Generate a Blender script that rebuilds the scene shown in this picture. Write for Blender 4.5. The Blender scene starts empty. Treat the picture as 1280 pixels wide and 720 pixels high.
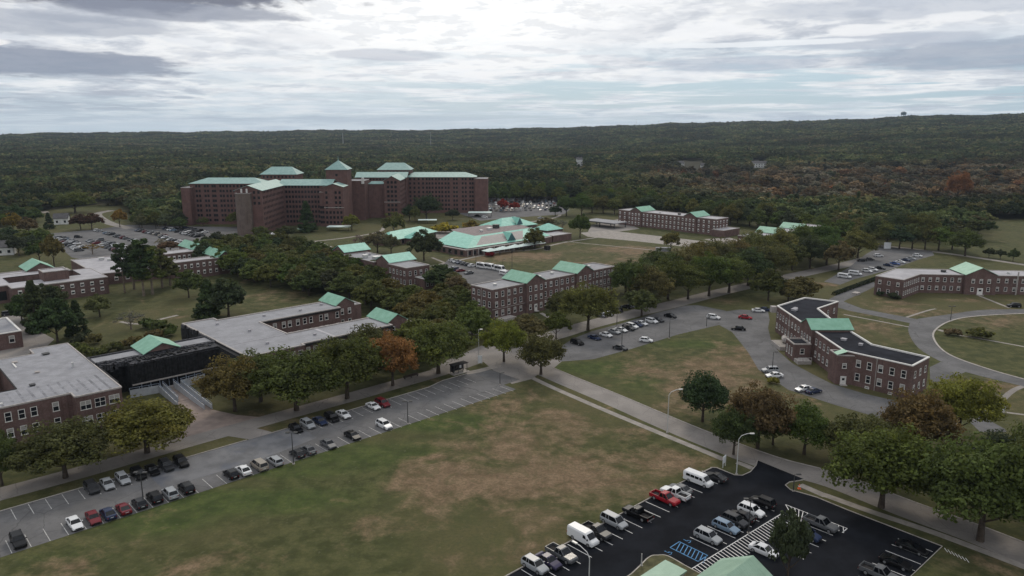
import bpy, bmesh, math, random
import numpy as np
from mathutils import Vector, Matrix
from mathutils.geometry import tessellate_polygon
rad = math.radians
SC = bpy.context.scene
COL = SC.collection

# ------------------------------------------------------------ camera, sky, sun, exposure
CAM_H, FPX, HORIZON = 67.5, 930.0, 160.0
PITCH = math.atan((360 - HORIZON) / FPX)
cam_data = bpy.data.cameras.new('camera')
cam = bpy.data.objects.new('camera', cam_data); COL.objects.link(cam); SC.camera = cam
cam.location = (0, 0, CAM_H); cam.rotation_euler = (math.pi / 2 - PITCH, 0, 0)
cam_data.sensor_width = 36; cam_data.lens = FPX / 1280 * 36
cam_data.clip_start = 1; cam_data.clip_end = 40000

SUN_AZ, SUN_EL = rad(4), rad(38)          # azimuth from +Y towards +X
world = bpy.data.worlds.new('World'); SC.world = world; world.use_nodes = True
SC.view_settings.view_transform = 'Standard'; SC.view_settings.look = 'None'
SC.view_settings.exposure = 0.0; SC.view_settings.gamma = 1.0
SC.view_settings.use_curve_mapping = False

class NT:
    """small node-tree helper"""
    def __init__(s, tree): s.t = tree; s.n = tree.nodes; s.l = tree.links
    def new(s, kind, **kw):
        nd = s.n.new(kind)
        ins = kw.pop('ins', {})
        for k, v in kw.items(): setattr(nd, k, v)
        for k, v in ins.items(): s.set(nd, k, v)
        return nd
    def set(s, nd, k, v):
        sock = nd.inputs[k]
        if hasattr(v, 'is_linked') or isinstance(v, bpy.types.NodeSocket): s.l.new(v, sock)
        elif isinstance(v, (tuple, list)) and len(v) == 3 and sock.type == 'RGBA': sock.default_value = (*v, 1)
        else: sock.default_value = v
    def math(s, op, a, b=0.0, c=0.0, clamp=False):
        nd = s.n.new('ShaderNodeMath'); nd.operation = op; nd.use_clamp = clamp
        s.set(nd, 0, a); s.set(nd, 1, b); s.set(nd, 2, c); return nd.outputs[0]
    def mix(s, f, a, b, mode='MIX'):
        nd = s.n.new('ShaderNodeMix'); nd.data_type = 'RGBA'; nd.blend_type = mode
        s.set(nd, 0, f); s.set(nd, 6, a); s.set(nd, 7, b); return nd.outputs[2]
    def ramp(s, f, stops, interp='LINEAR'):
        nd = s.n.new('ShaderNodeValToRGB'); nd.color_ramp.interpolation = interp
        e = nd.color_ramp.elements
        while len(e) < len(stops): e.new(0.5)
        for q, (p, c) in zip(e, stops):
            q.position = p; q.color = (*c, 1) if isinstance(c, tuple) else (c, c, c, 1)
        s.set(nd, 0, f); return nd.outputs[0]
    def noise(s, vec, scale, detail=4, rough=.55, dist=0.0):
        nd = s.n.new('ShaderNodeTexNoise'); s.set(nd, 'Scale', scale); s.set(nd, 'Detail', detail)
        s.set(nd, 'Roughness', rough); s.set(nd, 'Distortion', dist)
        if vec is not None: s.set(nd, 'Vector', vec)
        return nd.outputs[0]
    def mapr(s, v, a, b, c=0., d=1., smooth=True):
        nd = s.n.new('ShaderNodeMapRange')
        if smooth: nd.interpolation_type = 'SMOOTHSTEP'
        s.set(nd, 0, v)
        for i, q in enumerate((a, b, c, d)): s.set(nd, i + 1, q)
        return nd.outputs[0]

def build_sky():
    T = NT(world.node_tree); T.n.clear()
    out = T.new('ShaderNodeOutputWorld'); bg = T.new('ShaderNodeBackground')
    sky = T.new('ShaderNodeTexSky', sky_type='NISHITA', sun_disc=False)
    sky.sun_elevation = SUN_EL; sky.sun_rotation = SUN_AZ; sky.altitude = 60
    sky.air_density = 1.0; sky.dust_density = 1.2
    tc = T.new('ShaderNodeTexCoord'); d = tc.outputs['Generated']
    sep = T.new('ShaderNodeSeparateXYZ', ins={0: d})
    dx, dy, dz = sep.outputs
    z = T.math('MAXIMUM', dz, 0.0); az = T.math('ARCTAN2', dx, dy)
    lz = T.math('LOGARITHM', T.math('ADD', z, .035), math.e)
    def P(ax, v, off=0.0): return T.new('ShaderNodeCombineXYZ', ins={0: T.math('MULTIPLY', dx, ax), 1: T.math('ADD', T.math('MULTIPLY', dy, ax), off), 2: T.math('MULTIPLY', lz, v)}).outputs[0]
    n1 = T.noise(P(3.4, 2.2), 1.0, 9, .60, .35); n2 = T.noise(P(9., 6.0, 3.), 1.0, 8, .62, .3); n3 = T.noise(P(4.0, 5.5, 9.), 1.0, 8, .60, .4); n4 = T.noise(P(20., 14., 5.), 1.0, 6, .6, .2)
    mixn = T.math('ADD', T.math('MULTIPLY', n1, .58), T.math('MULTIPLY', n2, .42))
    glow_az = T.math('SUBTRACT', 1.0, T.math('MULTIPLY', T.math('ABSOLUTE', T.math('SUBTRACT', az, -0.07)), 1.75), clamp=True)
    glow = T.math('MULTIPLY', T.mapr(glow_az, .1, 1.0), T.mapr(z, 0.01, .13))
    base = T.mix(T.mapr(z, 0.0, .09), (.70, .79, .85), (.77, .80, .85))
    lit = T.mix(glow, base, (1.14, 1.14, 1.13))
    # shaded undersides, brighter rims
    und = T.mapr(mixn, .485, .60)
    lit = T.mix(T.math('MULTIPLY', und, T.mapr(glow, .0, .9, .78, .10)), lit, (.36, .40, .485))
    rim = T.math('MULTIPLY', T.mapr(mixn, .44, .485), T.mapr(mixn, .53, .485))
    lit = T.mix(T.math('MULTIPLY', rim, .55), lit, (1.0, 1.0, .99))
    lit = T.mix(T.math('MULTIPLY', T.mapr(n4, .50, .60), .30), lit, (.50, .54, .61))
    lit = T.mix(T.math('MULTIPLY', T.mapr(n4, .48, .38), .40), lit, (.98, .98, .99))
    # thin blue gaps low on the sky
    skyc = T.mix(1.0, sky.outputs[0], (.105, .105, .105), 'MULTIPLY'); skyc = T.mix(.8, skyc, (.33, .53, .69))
    gap = T.math('MULTIPLY', T.mapr(n3, .46, .57), T.mapr(z, .12, .045))
    gap = T.math('MULTIPLY', gap, T.mapr(az, -.35, .10, .25, 1.0))
    col = T.mix(T.math('MULTIPLY', gap, .95), lit, skyc)
    # soft bright bank along the horizon
    col = T.mix(T.math('MULTIPLY', T.mapr(z, .0, .03, 1.0, 0.0), .45), col, (.74, .84, .90))
    # the heavy cloud banks on both sides
    def blob(a0, e0, ra, re, soft=.32):
        a = T.math('DIVIDE', T.math('SUBTRACT', az, a0), ra); e = T.math('DIVIDE', T.math('SUBTRACT', z, e0), re)
        r = T.math('SQRT', T.math('ADD', T.math('MULTIPLY', a, a), T.math('MULTIPLY', e, e)))
        r = T.math('ADD', r, T.math('MULTIPLY', T.math('SUBTRACT', n2, .5), .9)); r = T.math('ADD', r, T.math('MULTIPLY', T.math('SUBTRACT', n4, .5), .8))
        return T.mapr(r, 1.0, 1.0 - soft, 0.0, 1.0)
    for a0, e0, ra, re, c, k in ((-.50, .168, .29, .044, (.19, .205, .26), .97), (-.37, .164, .14, .026, (.21, .225, .28), .95), (-.40, .132, .15, .012, (.28, .31, .39), .75), (-.60, .072, .22, .020, (.25, .29, .38), .85), (-.60, .112, .22, .016, (.40, .44, .52), .7),
                                 (-.16, .090, .08, .009, (.42, .46, .55), .5), (.62, .078, .26, .020, (.33, .39, .49), .75), (.45, .098, .12, .010, (.42, .47, .57), .6), (.28, .078, .12, .010, (.40, .47, .58), .55), (.55, .135, .28, .018, (.50, .55, .64), .6), (.24, .118, .05, .010, (.95, .96, .98), .8), (.42, .112, .04, .008, (.92, .93, .95), .8), (.52, .120, .04, .007, (.92, .93, .95), .8), (.30, .100, .16, .004, (.92, .95, .98), .8), (-.60, .089, .03, .005, (.95, .95, .95), .9)):
        col = T.mix(T.math('MULTIPLY', blob(a0, e0, ra, re), k), col, c)
    # sky above the frame raised all round, to add light on the ground
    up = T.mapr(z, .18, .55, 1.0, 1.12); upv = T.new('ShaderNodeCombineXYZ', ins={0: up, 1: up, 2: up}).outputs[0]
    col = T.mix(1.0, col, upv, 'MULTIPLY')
    below = T.mapr(dz, -.02, .0, 0.0, 1.0)
    col = T.mix(below, (.08, .09, .08), col)
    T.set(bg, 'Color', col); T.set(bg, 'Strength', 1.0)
    T.l.new(bg.outputs[0], out.inputs[0])
build_sky()
sun_data = bpy.data.lights.new('sun', 'SUN'); sun = bpy.data.objects.new('sun', sun_data); COL.objects.link(sun)
sun_data.energy = 1.25; sun_data.angle = rad(10); sun_data.color = (1, .90, .76)
_d = Vector((math.sin(SUN_AZ) * math.cos(SUN_EL), math.cos(SUN_AZ) * math.cos(SUN_EL), math.sin(SUN_EL)))
sun.rotation_euler = _d.to_track_quat('Z', 'Y').to_euler()
SC.render.engine = 'CYCLES'
SC.cycles.max_bounces = 5; SC.cycles.diffuse_bounces = 3; SC.cycles.transparent_max_bounces = 6
SC.cycles.use_adaptive_sampling = True; SC.cycles.adaptive_threshold = .02

# ------------------------------------------------------------ places: pixel of the survey -> point on the ground, campus grid -> world
def G(px, py, z=0.0):
    u = (px - 640) / FPX; v = (360 - py) / FPX
    dy = math.cos(PITCH) + v * math.sin(PITCH); dz = -math.sin(PITCH) + v * math.cos(PITCH)
    t = (z - CAM_H) / dz
    return (u * t, dy * t)
def height_at(pt, ytop):
    v = (360 - ytop) / FPX
    dy = math.cos(PITCH) + v * math.sin(PITCH); dz = -math.sin(PITCH) + v * math.cos(PITCH)
    return CAM_H + dz / dy * pt[1]
GC, GS = math.cos(rad(43)), math.sin(rad(43))
def W(s, t): return (s * GC - t * GS, s * GS + t * GC)
def ST(x, y): return (x * GC + y * GS, -x * GS + y * GC)
def GST(px, py, z=0.0): return ST(*G(px, py, z))
def PX(x, y, z=0.0):
    d = y * math.cos(PITCH) - (z - CAM_H) * math.sin(PITCH)
    h = y * math.sin(PITCH) + (z - CAM_H) * math.cos(PITCH)
    if d <= 1: return (1e6, 1e6)
    return (640 + FPX * x / d, 360 - FPX * h / d)

# ------------------------------------------------------------ tagging
def tag(o, label=None, cat=None, group=None, kind=None):
    if label: o['label'] = label
    if cat: o['category'] = cat
    if group: o['group'] = group
    if kind: o['kind'] = kind
    return o
def empty(name, loc, rz=0.0):
    o = bpy.data.objects.new(name, None); COL.objects.link(o); o.location = loc; o.rotation_euler = (0, 0, rz)
    o.empty_display_size = .5
    return o
def link(name, me, parent=None, loc=None, rz=None):
    o = bpy.data.objects.new(name, me); COL.objects.link(o)
    if parent: o.parent = parent
    if loc is not None: o.location = loc
    if rz is not None: o.rotation_euler = (0, 0, rz)
    return o
ORD = ['', 'first', 'second', 'third', 'fourth', 'fifth', 'sixth', 'seventh', 'eighth', 'ninth', 'tenth', 'eleventh', 'twelfth',
       'thirteenth', 'fourteenth', 'fifteenth', 'sixteenth', 'seventeenth', 'eighteenth', 'nineteenth', 'twentieth']
def ordn(i):
    if i <= 20: return ORD[i]
    tens = {2: 'twenty', 3: 'thirty', 4: 'forty', 5: 'fifty'}[i // 10]
    return tens + '-' + ORD[i % 10] if i % 10 else {2: 'twentieth', 3: 'thirtieth', 4: 'fortieth', 5: 'fiftieth'}[i // 10]

# ------------------------------------------------------------ materials
def mat(name, col, rough=.8, noise=0.0, nscale=1.0, spec=.3, metal=0.0, col2=None, n2=None, bump=0.0, crack=0.0):
    m = bpy.data.materials.new(name); m.use_nodes = True; T = NT(m.node_tree)
    p = T.n['Principled BSDF']; T.set(p, 'Roughness', rough); T.set(p, 'Specular IOR Level', spec); T.set(p, 'Metallic', metal)
    if noise or col2:
        tc = T.new('ShaderNodeTexCoord').outputs['Object']
        f = T.noise(tc, nscale, 5, .6)
        c2 = col2 or tuple(min(1, q * (1 - noise)) for q in col)
        c1 = col if col2 else tuple(min(1, q * (1 + noise)) for q in col)
        c = T.mix(T.mapr(f, .35, .65), c2, c1)
        if n2:
            f2 = T.noise(tc, n2[0], 3, .6)
            c = T.mix(T.math('MULTIPLY', T.mapr(f2, .5, .7), n2[1]), c, n2[2])
        if crack:       # sealed cracks and fine staining of old paving
            wv = T.new('ShaderNodeVectorMath', operation='ADD', ins={0: tc, 1: T.new('ShaderNodeTexNoise', ins={'Vector': tc, 'Scale': .35}).outputs['Color']}).outputs[0]
            vo = T.new('ShaderNodeTexVoronoi', feature='DISTANCE_TO_EDGE', ins={'Vector': wv, 'Scale': crack})
            c = T.mix(T.mapr(vo.outputs['Distance'], .0, .012, .55, 0.0), c, tuple(q * .45 for q in col))
            c = T.mix(T.math('MULTIPLY', T.mapr(T.noise(tc, 1.7, 4, .7), .52, .7), .35), c, tuple(q * .62 for q in col))
        T.set(p, 'Base Color', c)
        if bump:
            b = T.new('ShaderNodeBump', ins={'Strength': bump, 'Height': f}); T.l.new(b.outputs[0], p.inputs['Normal'])
    else: T.set(p, 'Base Color', col)
    return m
M = {}
def brick_mat(name, a, b, mortar):
    m = bpy.data.materials.new(name); m.use_nodes = True; T = NT(m.node_tree); p = T.n['Principled BSDF']
    T.set(p, 'Roughness', .9); T.set(p, 'Specular IOR Level', .15)
    tc = T.new('ShaderNodeTexCoord').outputs['Object']
    f = T.noise(tc, .35, 5, .65); g = T.noise(tc, 3.0, 3, .7)
    sep = T.new('ShaderNodeSeparateXYZ', ins={0: tc})
    str_ = T.new('ShaderNodeCombineXYZ', ins={0: T.math('MULTIPLY', sep.outputs[0], 1.2), 1: T.math('MULTIPLY', sep.outputs[1], 1.2), 2: T.math('MULTIPLY', sep.outputs[2], .12)}).outputs[0]
    h = T.noise(str_, 1.0, 3, .6)
    c = T.mix(T.mapr(f, .35, .65), a, b)
    c = T.mix(T.math('MULTIPLY', T.mapr(g, .45, .7), .35), c, mortar)
    c = T.mix(T.math('MULTIPLY', T.mapr(h, .52, .75), .45), c, tuple(q * .5 for q in a))
    # courses of the masonry, faint at this distance
    w = T.math('FRACT', T.math('MULTIPLY', sep.outputs[2], 4.0))
    c = T.mix(T.math('MULTIPLY', T.mapr(w, .0, .25, 1.0, 0.0), .12), c, mortar)
    T.set(p, 'Base Color', c); return m
M['brick'] = brick_mat('brick', (.100, .062, .055), (.142, .088, .080), (.22, .18, .16))
M['brick_hosp'] = brick_mat('red_brick', (.105, .058, .051), (.140, .078, .068), (.2, .13, .12))
M['trim'] = mat('white_trim', (.62, .60, .57), .7, .1, 2)
M['stone'] = mat('stone', (.34, .31, .29), .8, .15, 2)
M['glass'] = mat('window_glass', (.012, .014, .018), .12, spec=.5)
M['roof_grey'] = mat('grey_roof_membrane', (.235, .235, .25), .8, .10, .25, n2=(.9, .35, (.15, .15, .16)))
M['roof_light'] = mat('pale_roof_membrane', (.34, .33, .345), .8, .12, .2, n2=(.7, .35, (.25, .24, .25)))
M['roof_black'] = mat('black_roof_membrane', (.020, .021, .027), .95, .25, .3, spec=.06)
def roof_metal(name, c1, c2, rough=.55):
    m = bpy.data.materials.new(name); m.use_nodes = True; T = NT(m.node_tree); p = T.n['Principled BSDF']
    T.set(p, 'Roughness', rough); T.set(p, 'Specular IOR Level', .35)
    tc = T.new('ShaderNodeTexCoord').outputs['Object']
    f = T.noise(tc, .5, 4, .6); g = T.noise(tc, 6.0, 3, .7)
    c = T.mix(T.mapr(f, .3, .7), c1, c2); c = T.mix(T.math('MULTIPLY', T.mapr(g, .5, .75), .25), c, tuple(q * .6 for q in c1))
    T.set(p, 'Base Color', c); return m
M['roof_green'] = roof_metal('green_metal_roof', (.15, .32, .225), (.21, .40, .295))
M['roof_teal'] = roof_metal('teal_metal_roof', (.16, .40, .32), (.225, .50, .41))
M['roof_patina'] = roof_metal('pale_patina_roof', (.18, .30, .275), (.25, .38, .35))
M['roof_soft'] = roof_metal('soft_green_roof', (.24, .36, .27), (.29, .42, .32))
M['asphalt'] = mat('worn_asphalt', (.128, .125, .125), .95, .16, .12, spec=.12, n2=(.5, .45, (.088, .086, .09)), crack=.11)
M['asphalt_blue'] = mat('patched_asphalt', (.13, .13, .135), .9, .2, .2, n2=(.15, .6, (.085, .095, .12)))
M['asphalt_new'] = mat('fresh_asphalt', (.010, .011, .014), .95, .25, .2, spec=.06)
M['road'] = mat('concrete_road', (.215, .195, .178), .9, .13, .15, n2=(.6, .4, (.145, .135, .13)), crack=.16)
M['path'] = mat('footpath', (.26, .235, .21), .9, .15, .4, n2=(1.2, .4, (.17, .15, .13)))
M['kerb'] = mat('kerb_stone', (.34, .31, .28), .85, .15, 1.0)
M['paint'] = mat('white_paint', (.62, .61, .60), .7, .15, 2.0)
M['paint_worn'] = mat('worn_white_paint', (.42, .41, .39), .8, .3, 1.5)
M['paint_blue'] = mat('blue_paint', (.07, .22, .42), .7, .2, 2.0)
M['pole_dark'] = mat('dark_metal', (.045, .045, .045), .6)
M['pole_light'] = mat('galvanised_metal', (.5, .5, .49), .5, metal=.3)
M['net'] = mat('black_netting', (.012, .012, .013), .95, .5, 1.2)
M['net_grey'] = mat('dusty_netting', (.045, .045, .05), .95, .6, 2.0)
M['blue_steel'] = mat('blue_grey_rail', (.25, .29, .36), .6)
M['near_black'] = mat('dark_matte', (.02, .018, .018), .9)  # plain near-black of shelter roof, gutters, court coping, pickup beds and container
M['white'] = mat('white_panel', (.66, .67, .68), .55, .05, 1)
M['tyre'] = mat('tyre_rubber', (.012, .012, .012), .9)
M['rim'] = mat('wheel_rim', (.35, .35, .36), .4, metal=.6)
M['carglass'] = mat('car_glass', (.006, .007, .009), .08, spec=.32)
M['blind'] = mat('window_blind', (.30, .29, .27), .8)
M['head'] = mat('headlight_glass', (.6, .6, .6), .2)
M['tail'] = mat('tail_light_red', (.25, .012, .01), .3)
M['cone'] = mat('orange_plastic', (.7, .12, .03), .6)
M['canvas'] = mat('white_canvas', (.55, .64, .60), .8, .06, .6)
M['bark'] = mat('bark', (.055, .042, .032), .95, .3, 2.0)
M['bark_pale'] = mat('pale_bark', (.16, .13, .10), .95, .3, 2.0)
M['hull_white'] = mat('siding', (.55, .55, .53), .8, .1, .5)
M['shingle'] = mat('shingle', (.09, .085, .085), .9, .2, 1)

def paint_mat():
    m = bpy.data.materials.new('car_paint'); m.use_nodes = True; T = NT(m.node_tree); p = T.n['Principled BSDF']
    oi = T.new('ShaderNodeObjectInfo'); T.set(p, 'Base Color', oi.outputs['Color'])
    T.set(p, 'Roughness', .30); T.set(p, 'Specular IOR Level', .20); T.set(p, 'Coat Weight', .06); T.set(p, 'Coat Roughness', .1)
    return m
M['paintcar'] = paint_mat()

def leaf_mat(name, mode):
    m = bpy.data.materials.new(name); m.use_nodes = True; T = NT(m.node_tree); p = T.n['Principled BSDF']
    T.set(p, 'Roughness', .75); T.set(p, 'Specular IOR Level', .12)
    oi = T.new('ShaderNodeObjectInfo'); tc = T.new('ShaderNodeTexCoord').outputs['Object']
    geo = T.new('ShaderNodeNewGeometry')
    if mode == 'own':
        c = oi.outputs['Color']
        n = T.noise(tc, .35, 3, .6)
        k = T.mapr(n, .3, .7, .60, 1.45)
        # some limbs of an autumn tree turn before the others
        warm = T.mix(1.0, c, (1.30, 1.14, .85), 'MULTIPLY')
        n2 = T.noise(T.new('ShaderNodeVectorMath', operation='ADD', ins={0: tc, 1: oi.outputs['Location']}).outputs[0], .22, 3, .6)
        c = T.mix(T.math('MULTIPLY', T.mapr(n2, .52, .72), .6), c, warm)
    else:
        r = oi.outputs['Random']
        pos = oi.outputs['Location']
        pn = T.noise(pos, .0035, 4, .6); pn2 = T.noise(pos, .014, 3, .6)
        g = T.ramp(r, [(0.0, (.030, .046, .018)), (.30, (.044, .060, .022)), (.55, (.062, .074, .026)), (.74, (.082, .088, .032)), (.90, (.092, .082, .036)), (1.0, (.13, .12, .045))])
        brn = T.ramp(r, [(0.0, (.090, .085, .060)), (.45, (.125, .105, .072)), (.75, (.13, .092, .052)), (.95, (.125, .080, .040)), (.99, (.15, .07, .035)), (1.0, (.17, .060, .03))])
        dk = T.ramp(r, [(0.0, (.022, .038, .018)), (1.0, (.046, .060, .024))])
        c = T.mix(T.mapr(pn2, .50, .62), g, dk)
        sepp = T.new('ShaderNodeSeparateXYZ', ins={0: pos})
        # oak scrub turning brown on the right-hand side, 450 to 900 m out
        scr = T.math('MULTIPLY', T.mapr(sepp.outputs[0], 110., 230.), T.math('MULTIPLY', T.mapr(sepp.outputs[1], 600., 690.), T.mapr(sepp.outputs[1], 1250., 1000.)))
        scr = T.math('MULTIPLY', scr, T.mapr(pn2, .66, .50))
        scr = T.math('ADD', scr, T.math('MULTIPLY', T.mapr(pn, .54, .68), .45), clamp=True)
        c = T.mix(scr, c, brn)
        k = T.mapr(T.noise(tc, .5, 2, .5), .3, .7, .75, 1.3)
        rr = T.math('FRACT', T.math('MULTIPLY', r, 37.7)); k = T.math('MULTIPLY', k, T.mapr(rr, 0, 1, .70, 1.75, smooth=False))
        k = T.math('MULTIPLY', k, T.mapr(T.noise(pos, .006, 3, .6), .4, .6, .60, 1.40))
    k2 = T.mapr(geo.outputs['Random Per Island'], 0, 1, .62, 1.38, smooth=False)
    kk = T.math('MULTIPLY', k, k2)
    kv = T.new('ShaderNodeCombineXYZ', ins={0: kk, 1: kk, 2: kk}).outputs[0]
    c = T.mix(1.0, c, kv, 'MULTIPLY')
    T.set(p, 'Base Color', c)
    tr = T.new('ShaderNodeBsdfTranslucent'); T.set(tr, 'Color', c)
    mx = T.new('ShaderNodeMixShader'); T.set(mx, 0, .38); T.l.new(p.outputs[0], mx.inputs[1]); T.l.new(tr.outputs[0], mx.inputs[2])
    T.l.new(mx.outputs[0], T.n['Material Output'].inputs[0]); return m
M['leaf'] = leaf_mat('foliage', 'own'); M['leaf_far'] = leaf_mat('far_foliage', 'far')
# ------------------------------------------------------------ mesh helpers
class MB:
    """collects faces with material slots, then builds one mesh"""
    def __init__(s): s.v = []; s.f = []; s.mi = []; s.mats = []
    def slot(s, m):
        if m not in s.mats: s.mats.append(m)
        return s.mats.index(m)
    def face(s, pts, m):
        i = len(s.v); s.v += [tuple(p) for p in pts]; s.f.append(tuple(range(i, i + len(pts)))); s.mi.append(s.slot(m))
    def quad(s, a, b, c, d, m): s.face((a, b, c, d), m)
    def box(s, x0, x1, y0, y1, z0, z1, m, top=None):
        V = [(x0, y0, z0), (x1, y0, z0), (x1, y1, z0), (x0, y1, z0), (x0, y0, z1), (x1, y0, z1), (x1, y1, z1), (x0, y1, z1)]
        s.hexa(V, m, top)
    def hexa(s, V, m, top=None):
        i = len(s.v); s.v += V; k = s.slot(m)
        for f in ((3, 2, 1, 0), (4, 5, 6, 7), (0, 1, 5, 4), (1, 2, 6, 5), (2, 3, 7, 6), (3, 0, 4, 7)):
            s.f.append(tuple(i + q for q in f)); s.mi.append(k if not (top and f[0] == 4) else s.slot(top))
    def obox(s, p0, p1, w, z0, z1, m):
        """bar on the plan from p0 to p1, width w"""
        dx, dy = p1[0] - p0[0], p1[1] - p0[1]; L = math.hypot(dx, dy) or 1; nx, ny = -dy / L * w / 2, dx / L * w / 2
        q = [(p0[0] - nx, p0[1] - ny), (p1[0] - nx, p1[1] - ny), (p1[0] + nx, p1[1] + ny), (p0[0] + nx, p0[1] + ny)]
        s.hexa([(*a, z0) for a in q] + [(*a, z1) for a in q], m)
    def prism(s, poly, z0, z1, m, top=None, bottom=False):
        poly = ccw(poly); n = len(poly)
        for i in range(n):
            a, b = poly[i], poly[(i + 1) % n]
            s.quad((*a, z0), (*b, z0), (*b, z1), (*a, z1), m)
        s.face([(*p, z1) for p in poly], top or m)
        if bottom: s.face([(*p, z0) for p in reversed(poly)], m)
    def tube(s, pts, rs, m, n=6, cap=True):
        rings = []
        for k, p in enumerate(pts):
            p = Vector(p); a = Vector(pts[min(k + 1, len(pts) - 1)]) - Vector(pts[max(k - 1, 0)])
            a.normalize(); u = a.orthogonal().normalized() if abs(a.z) < .99 else Vector((1, 0, 0)); u = (u - a * u.dot(a)).normalized(); w = a.cross(u)
            r = rs[k] if hasattr(rs, '__len__') else rs
            i = len(s.v); s.v += [tuple(p + (u * math.cos(2 * math.pi * j / n) + w * math.sin(2 * math.pi * j / n)) * r) for j in range(n)]; rings.append(i)
        k = s.slot(m)
        for a, b in zip(rings, rings[1:]):
            for j in range(n): s.f.append((a + j, a + (j + 1) % n, b + (j + 1) % n, b + j)); s.mi.append(k)
        if cap:
            s.f.append(tuple(rings[0] + j for j in reversed(range(n)))); s.mi.append(k)
            s.f.append(tuple(rings[-1] + j for j in range(n))); s.mi.append(k)
    def mesh(s, name):
        me = bpy.data.meshes.new(name); me.from_pydata(s.v, [], s.f)
        for m in s.mats: me.materials.append(m)
        me.polygons.foreach_set('material_index', s.mi); me.update(); return me
    def build(s, name, parent=None, loc=None, rz=None): return link(name, s.mesh(name), parent, loc, rz)

def area2(poly): return sum(a[0] * b[1] - b[0] * a[1] for a, b in zip(poly, poly[1:] + poly[:1]))
def ccw(poly):
    poly = [tuple(p[:2]) for p in poly]
    return poly if area2(poly) > 0 else poly[::-1]
def inset(poly, d):
    poly = ccw(poly); n = len(poly); out = []
    for i in range(n):
        p0, p1, p2 = Vector(poly[i - 1]), Vector(poly[i]), Vector(poly[(i + 1) % n])
        e1 = (p1 - p0).normalized(); e2 = (p2 - p1).normalized()
        n1 = Vector((-e1.y, e1.x)); n2 = Vector((-e2.y, e2.x)); b = n1 + n2
        if b.length < 1e-6: b = n1
        b = b / max(b.dot(n1), .3); out.append(tuple(p1 + b * d))
    return out
def smooth(pts, n=6, closed=False):
    out = []; N = len(pts)
    rng = range(N) if closed else range(N - 1)
    for i in rng:
        g = (lambda k: pts[k % N]) if closed else (lambda k: pts[max(0, min(N - 1, k))])
        p0, p1, p2, p3 = g(i - 1), g(i), g(i + 1), g(i + 2)
        for j in range(n):
            t = j / n; r = []
            for a, b, c, d in zip(p0, p1, p2, p3):
                r.append(.5 * ((2 * b) + (-a + c) * t + (2 * a - 5 * b + 4 * c - d) * t * t + (-a + 3 * b - 3 * c + d) * t ** 3))
            out.append(tuple(r))
    if not closed: out.append(tuple(pts[-1]))
    return out
def strip_pts(pts, w):
    L, R = [], []
    for i, p in enumerate(pts):
        a = pts[max(i - 1, 0)]; b = pts[min(i + 1, len(pts) - 1)]
        dx, dy = b[0] - a[0], b[1] - a[1]; l = math.hypot(dx, dy) or 1
        L.append((p[0] - dy / l * w / 2, p[1] + dx / l * w / 2)); R.append((p[0] + dy / l * w / 2, p[1] - dx / l * w / 2))
    return L, R
def ribbon(mb, pts, w, z, m, th=0.0):
    L, R = strip_pts(pts, w)
    for i in range(len(pts) - 1):
        a, b, c, d = R[i], R[i + 1], L[i + 1], L[i]
        if th: mb.hexa([(*q, z) for q in (a, b, c, d)] + [(*q, z + th) for q in (a, b, c, d)], m)
        else: mb.quad((*a, z), (*b, z), (*c, z), (*d, z), m)
def sheet(mb, poly, z, m): mb.face([(*p, z) for p in ccw(poly)], m)
def in_poly(p, poly):
    x, y = p; c = False; n = len(poly); j = n - 1
    for i in range(n):
        xi, yi = poly[i][0], poly[i][1]; xj, yj = poly[j][0], poly[j][1]
        if (yi > y) != (yj > y) and x < (xj - xi) * (y - yi) / (yj - yi) + xi: c = not c
        j = i
    return c
def PP(*pts): return [G(*p) for p in pts]
# ------------------------------------------------------------ terrain and forest extent
def horizon_px(px):
    xs = [-400, 0, 160, 320, 480, 640, 740, 830, 960, 1060, 1130, 1280, 1700]
    ys = [168, 166, 164, 163, 162, 160.5, 158, 154, 152.5, 150, 147, 146, 145]
    return float(np.interp(px, xs, ys))
RIDGE = 4200.0
def terrain(x, y):
    r = math.hypot(x, y)
    if y < 300 or r < 800: return 0.0
    px = 640 + FPX * (x / max(y, 1)) / math.cos(PITCH)
    zr = CAM_H + (HORIZON - horizon_px(px)) / FPX * RIDGE * math.cos(PITCH) - 15
    r0 = float(np.interp(px, [300, 640, 830, 1280], [2500, 1900, 1200, 800]))
    az_ = math.atan2(x, y); zr += 1.8 * math.sin(az_ * 23 + 1) + 1.6 * math.sin(az_ * 67 + math.sin(az_ * 31)) + 1.5 * math.sin(az_ * 171 + 2 * math.sin(az_ * 53))
    k = min(1.0, max(0.0, (r - r0) / (RIDGE - r0))); k = k * k * (3 - 2 * k)
    und = 7 * math.sin(x * .0021 + 1.3) * math.sin(y * .0017 + .4) + 4 * math.sin(x * .0052 + y * .0041)
    h = zr * k + und * min(1, max(0, (r - 800) / 900)) * max(0, 1 - k * 1.0)
    if r > RIDGE: h = zr - (r - RIDGE) * .012
    return h
def wood_front(px):
    xs = [-400, 0, 48, 60, 95, 100, 160, 166, 228, 232, 604, 612, 700, 735, 800, 905, 1035, 1090, 1222, 1230, 1300, 1700]
    ys = [292, 268, 268, 262, 260, 257, 257, 280, 281, 258, 250, 247, 247, 255, 257, 272, 284, 296, 300, 276, 272, 280]
    return float(np.interp(px, xs, ys))
def is_wood(x, y):
    if y < 350: return False
    px, py = PX(x, y)
    if not -500 < px < 1800: return y > 500
    return py < wood_front(px)

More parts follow.
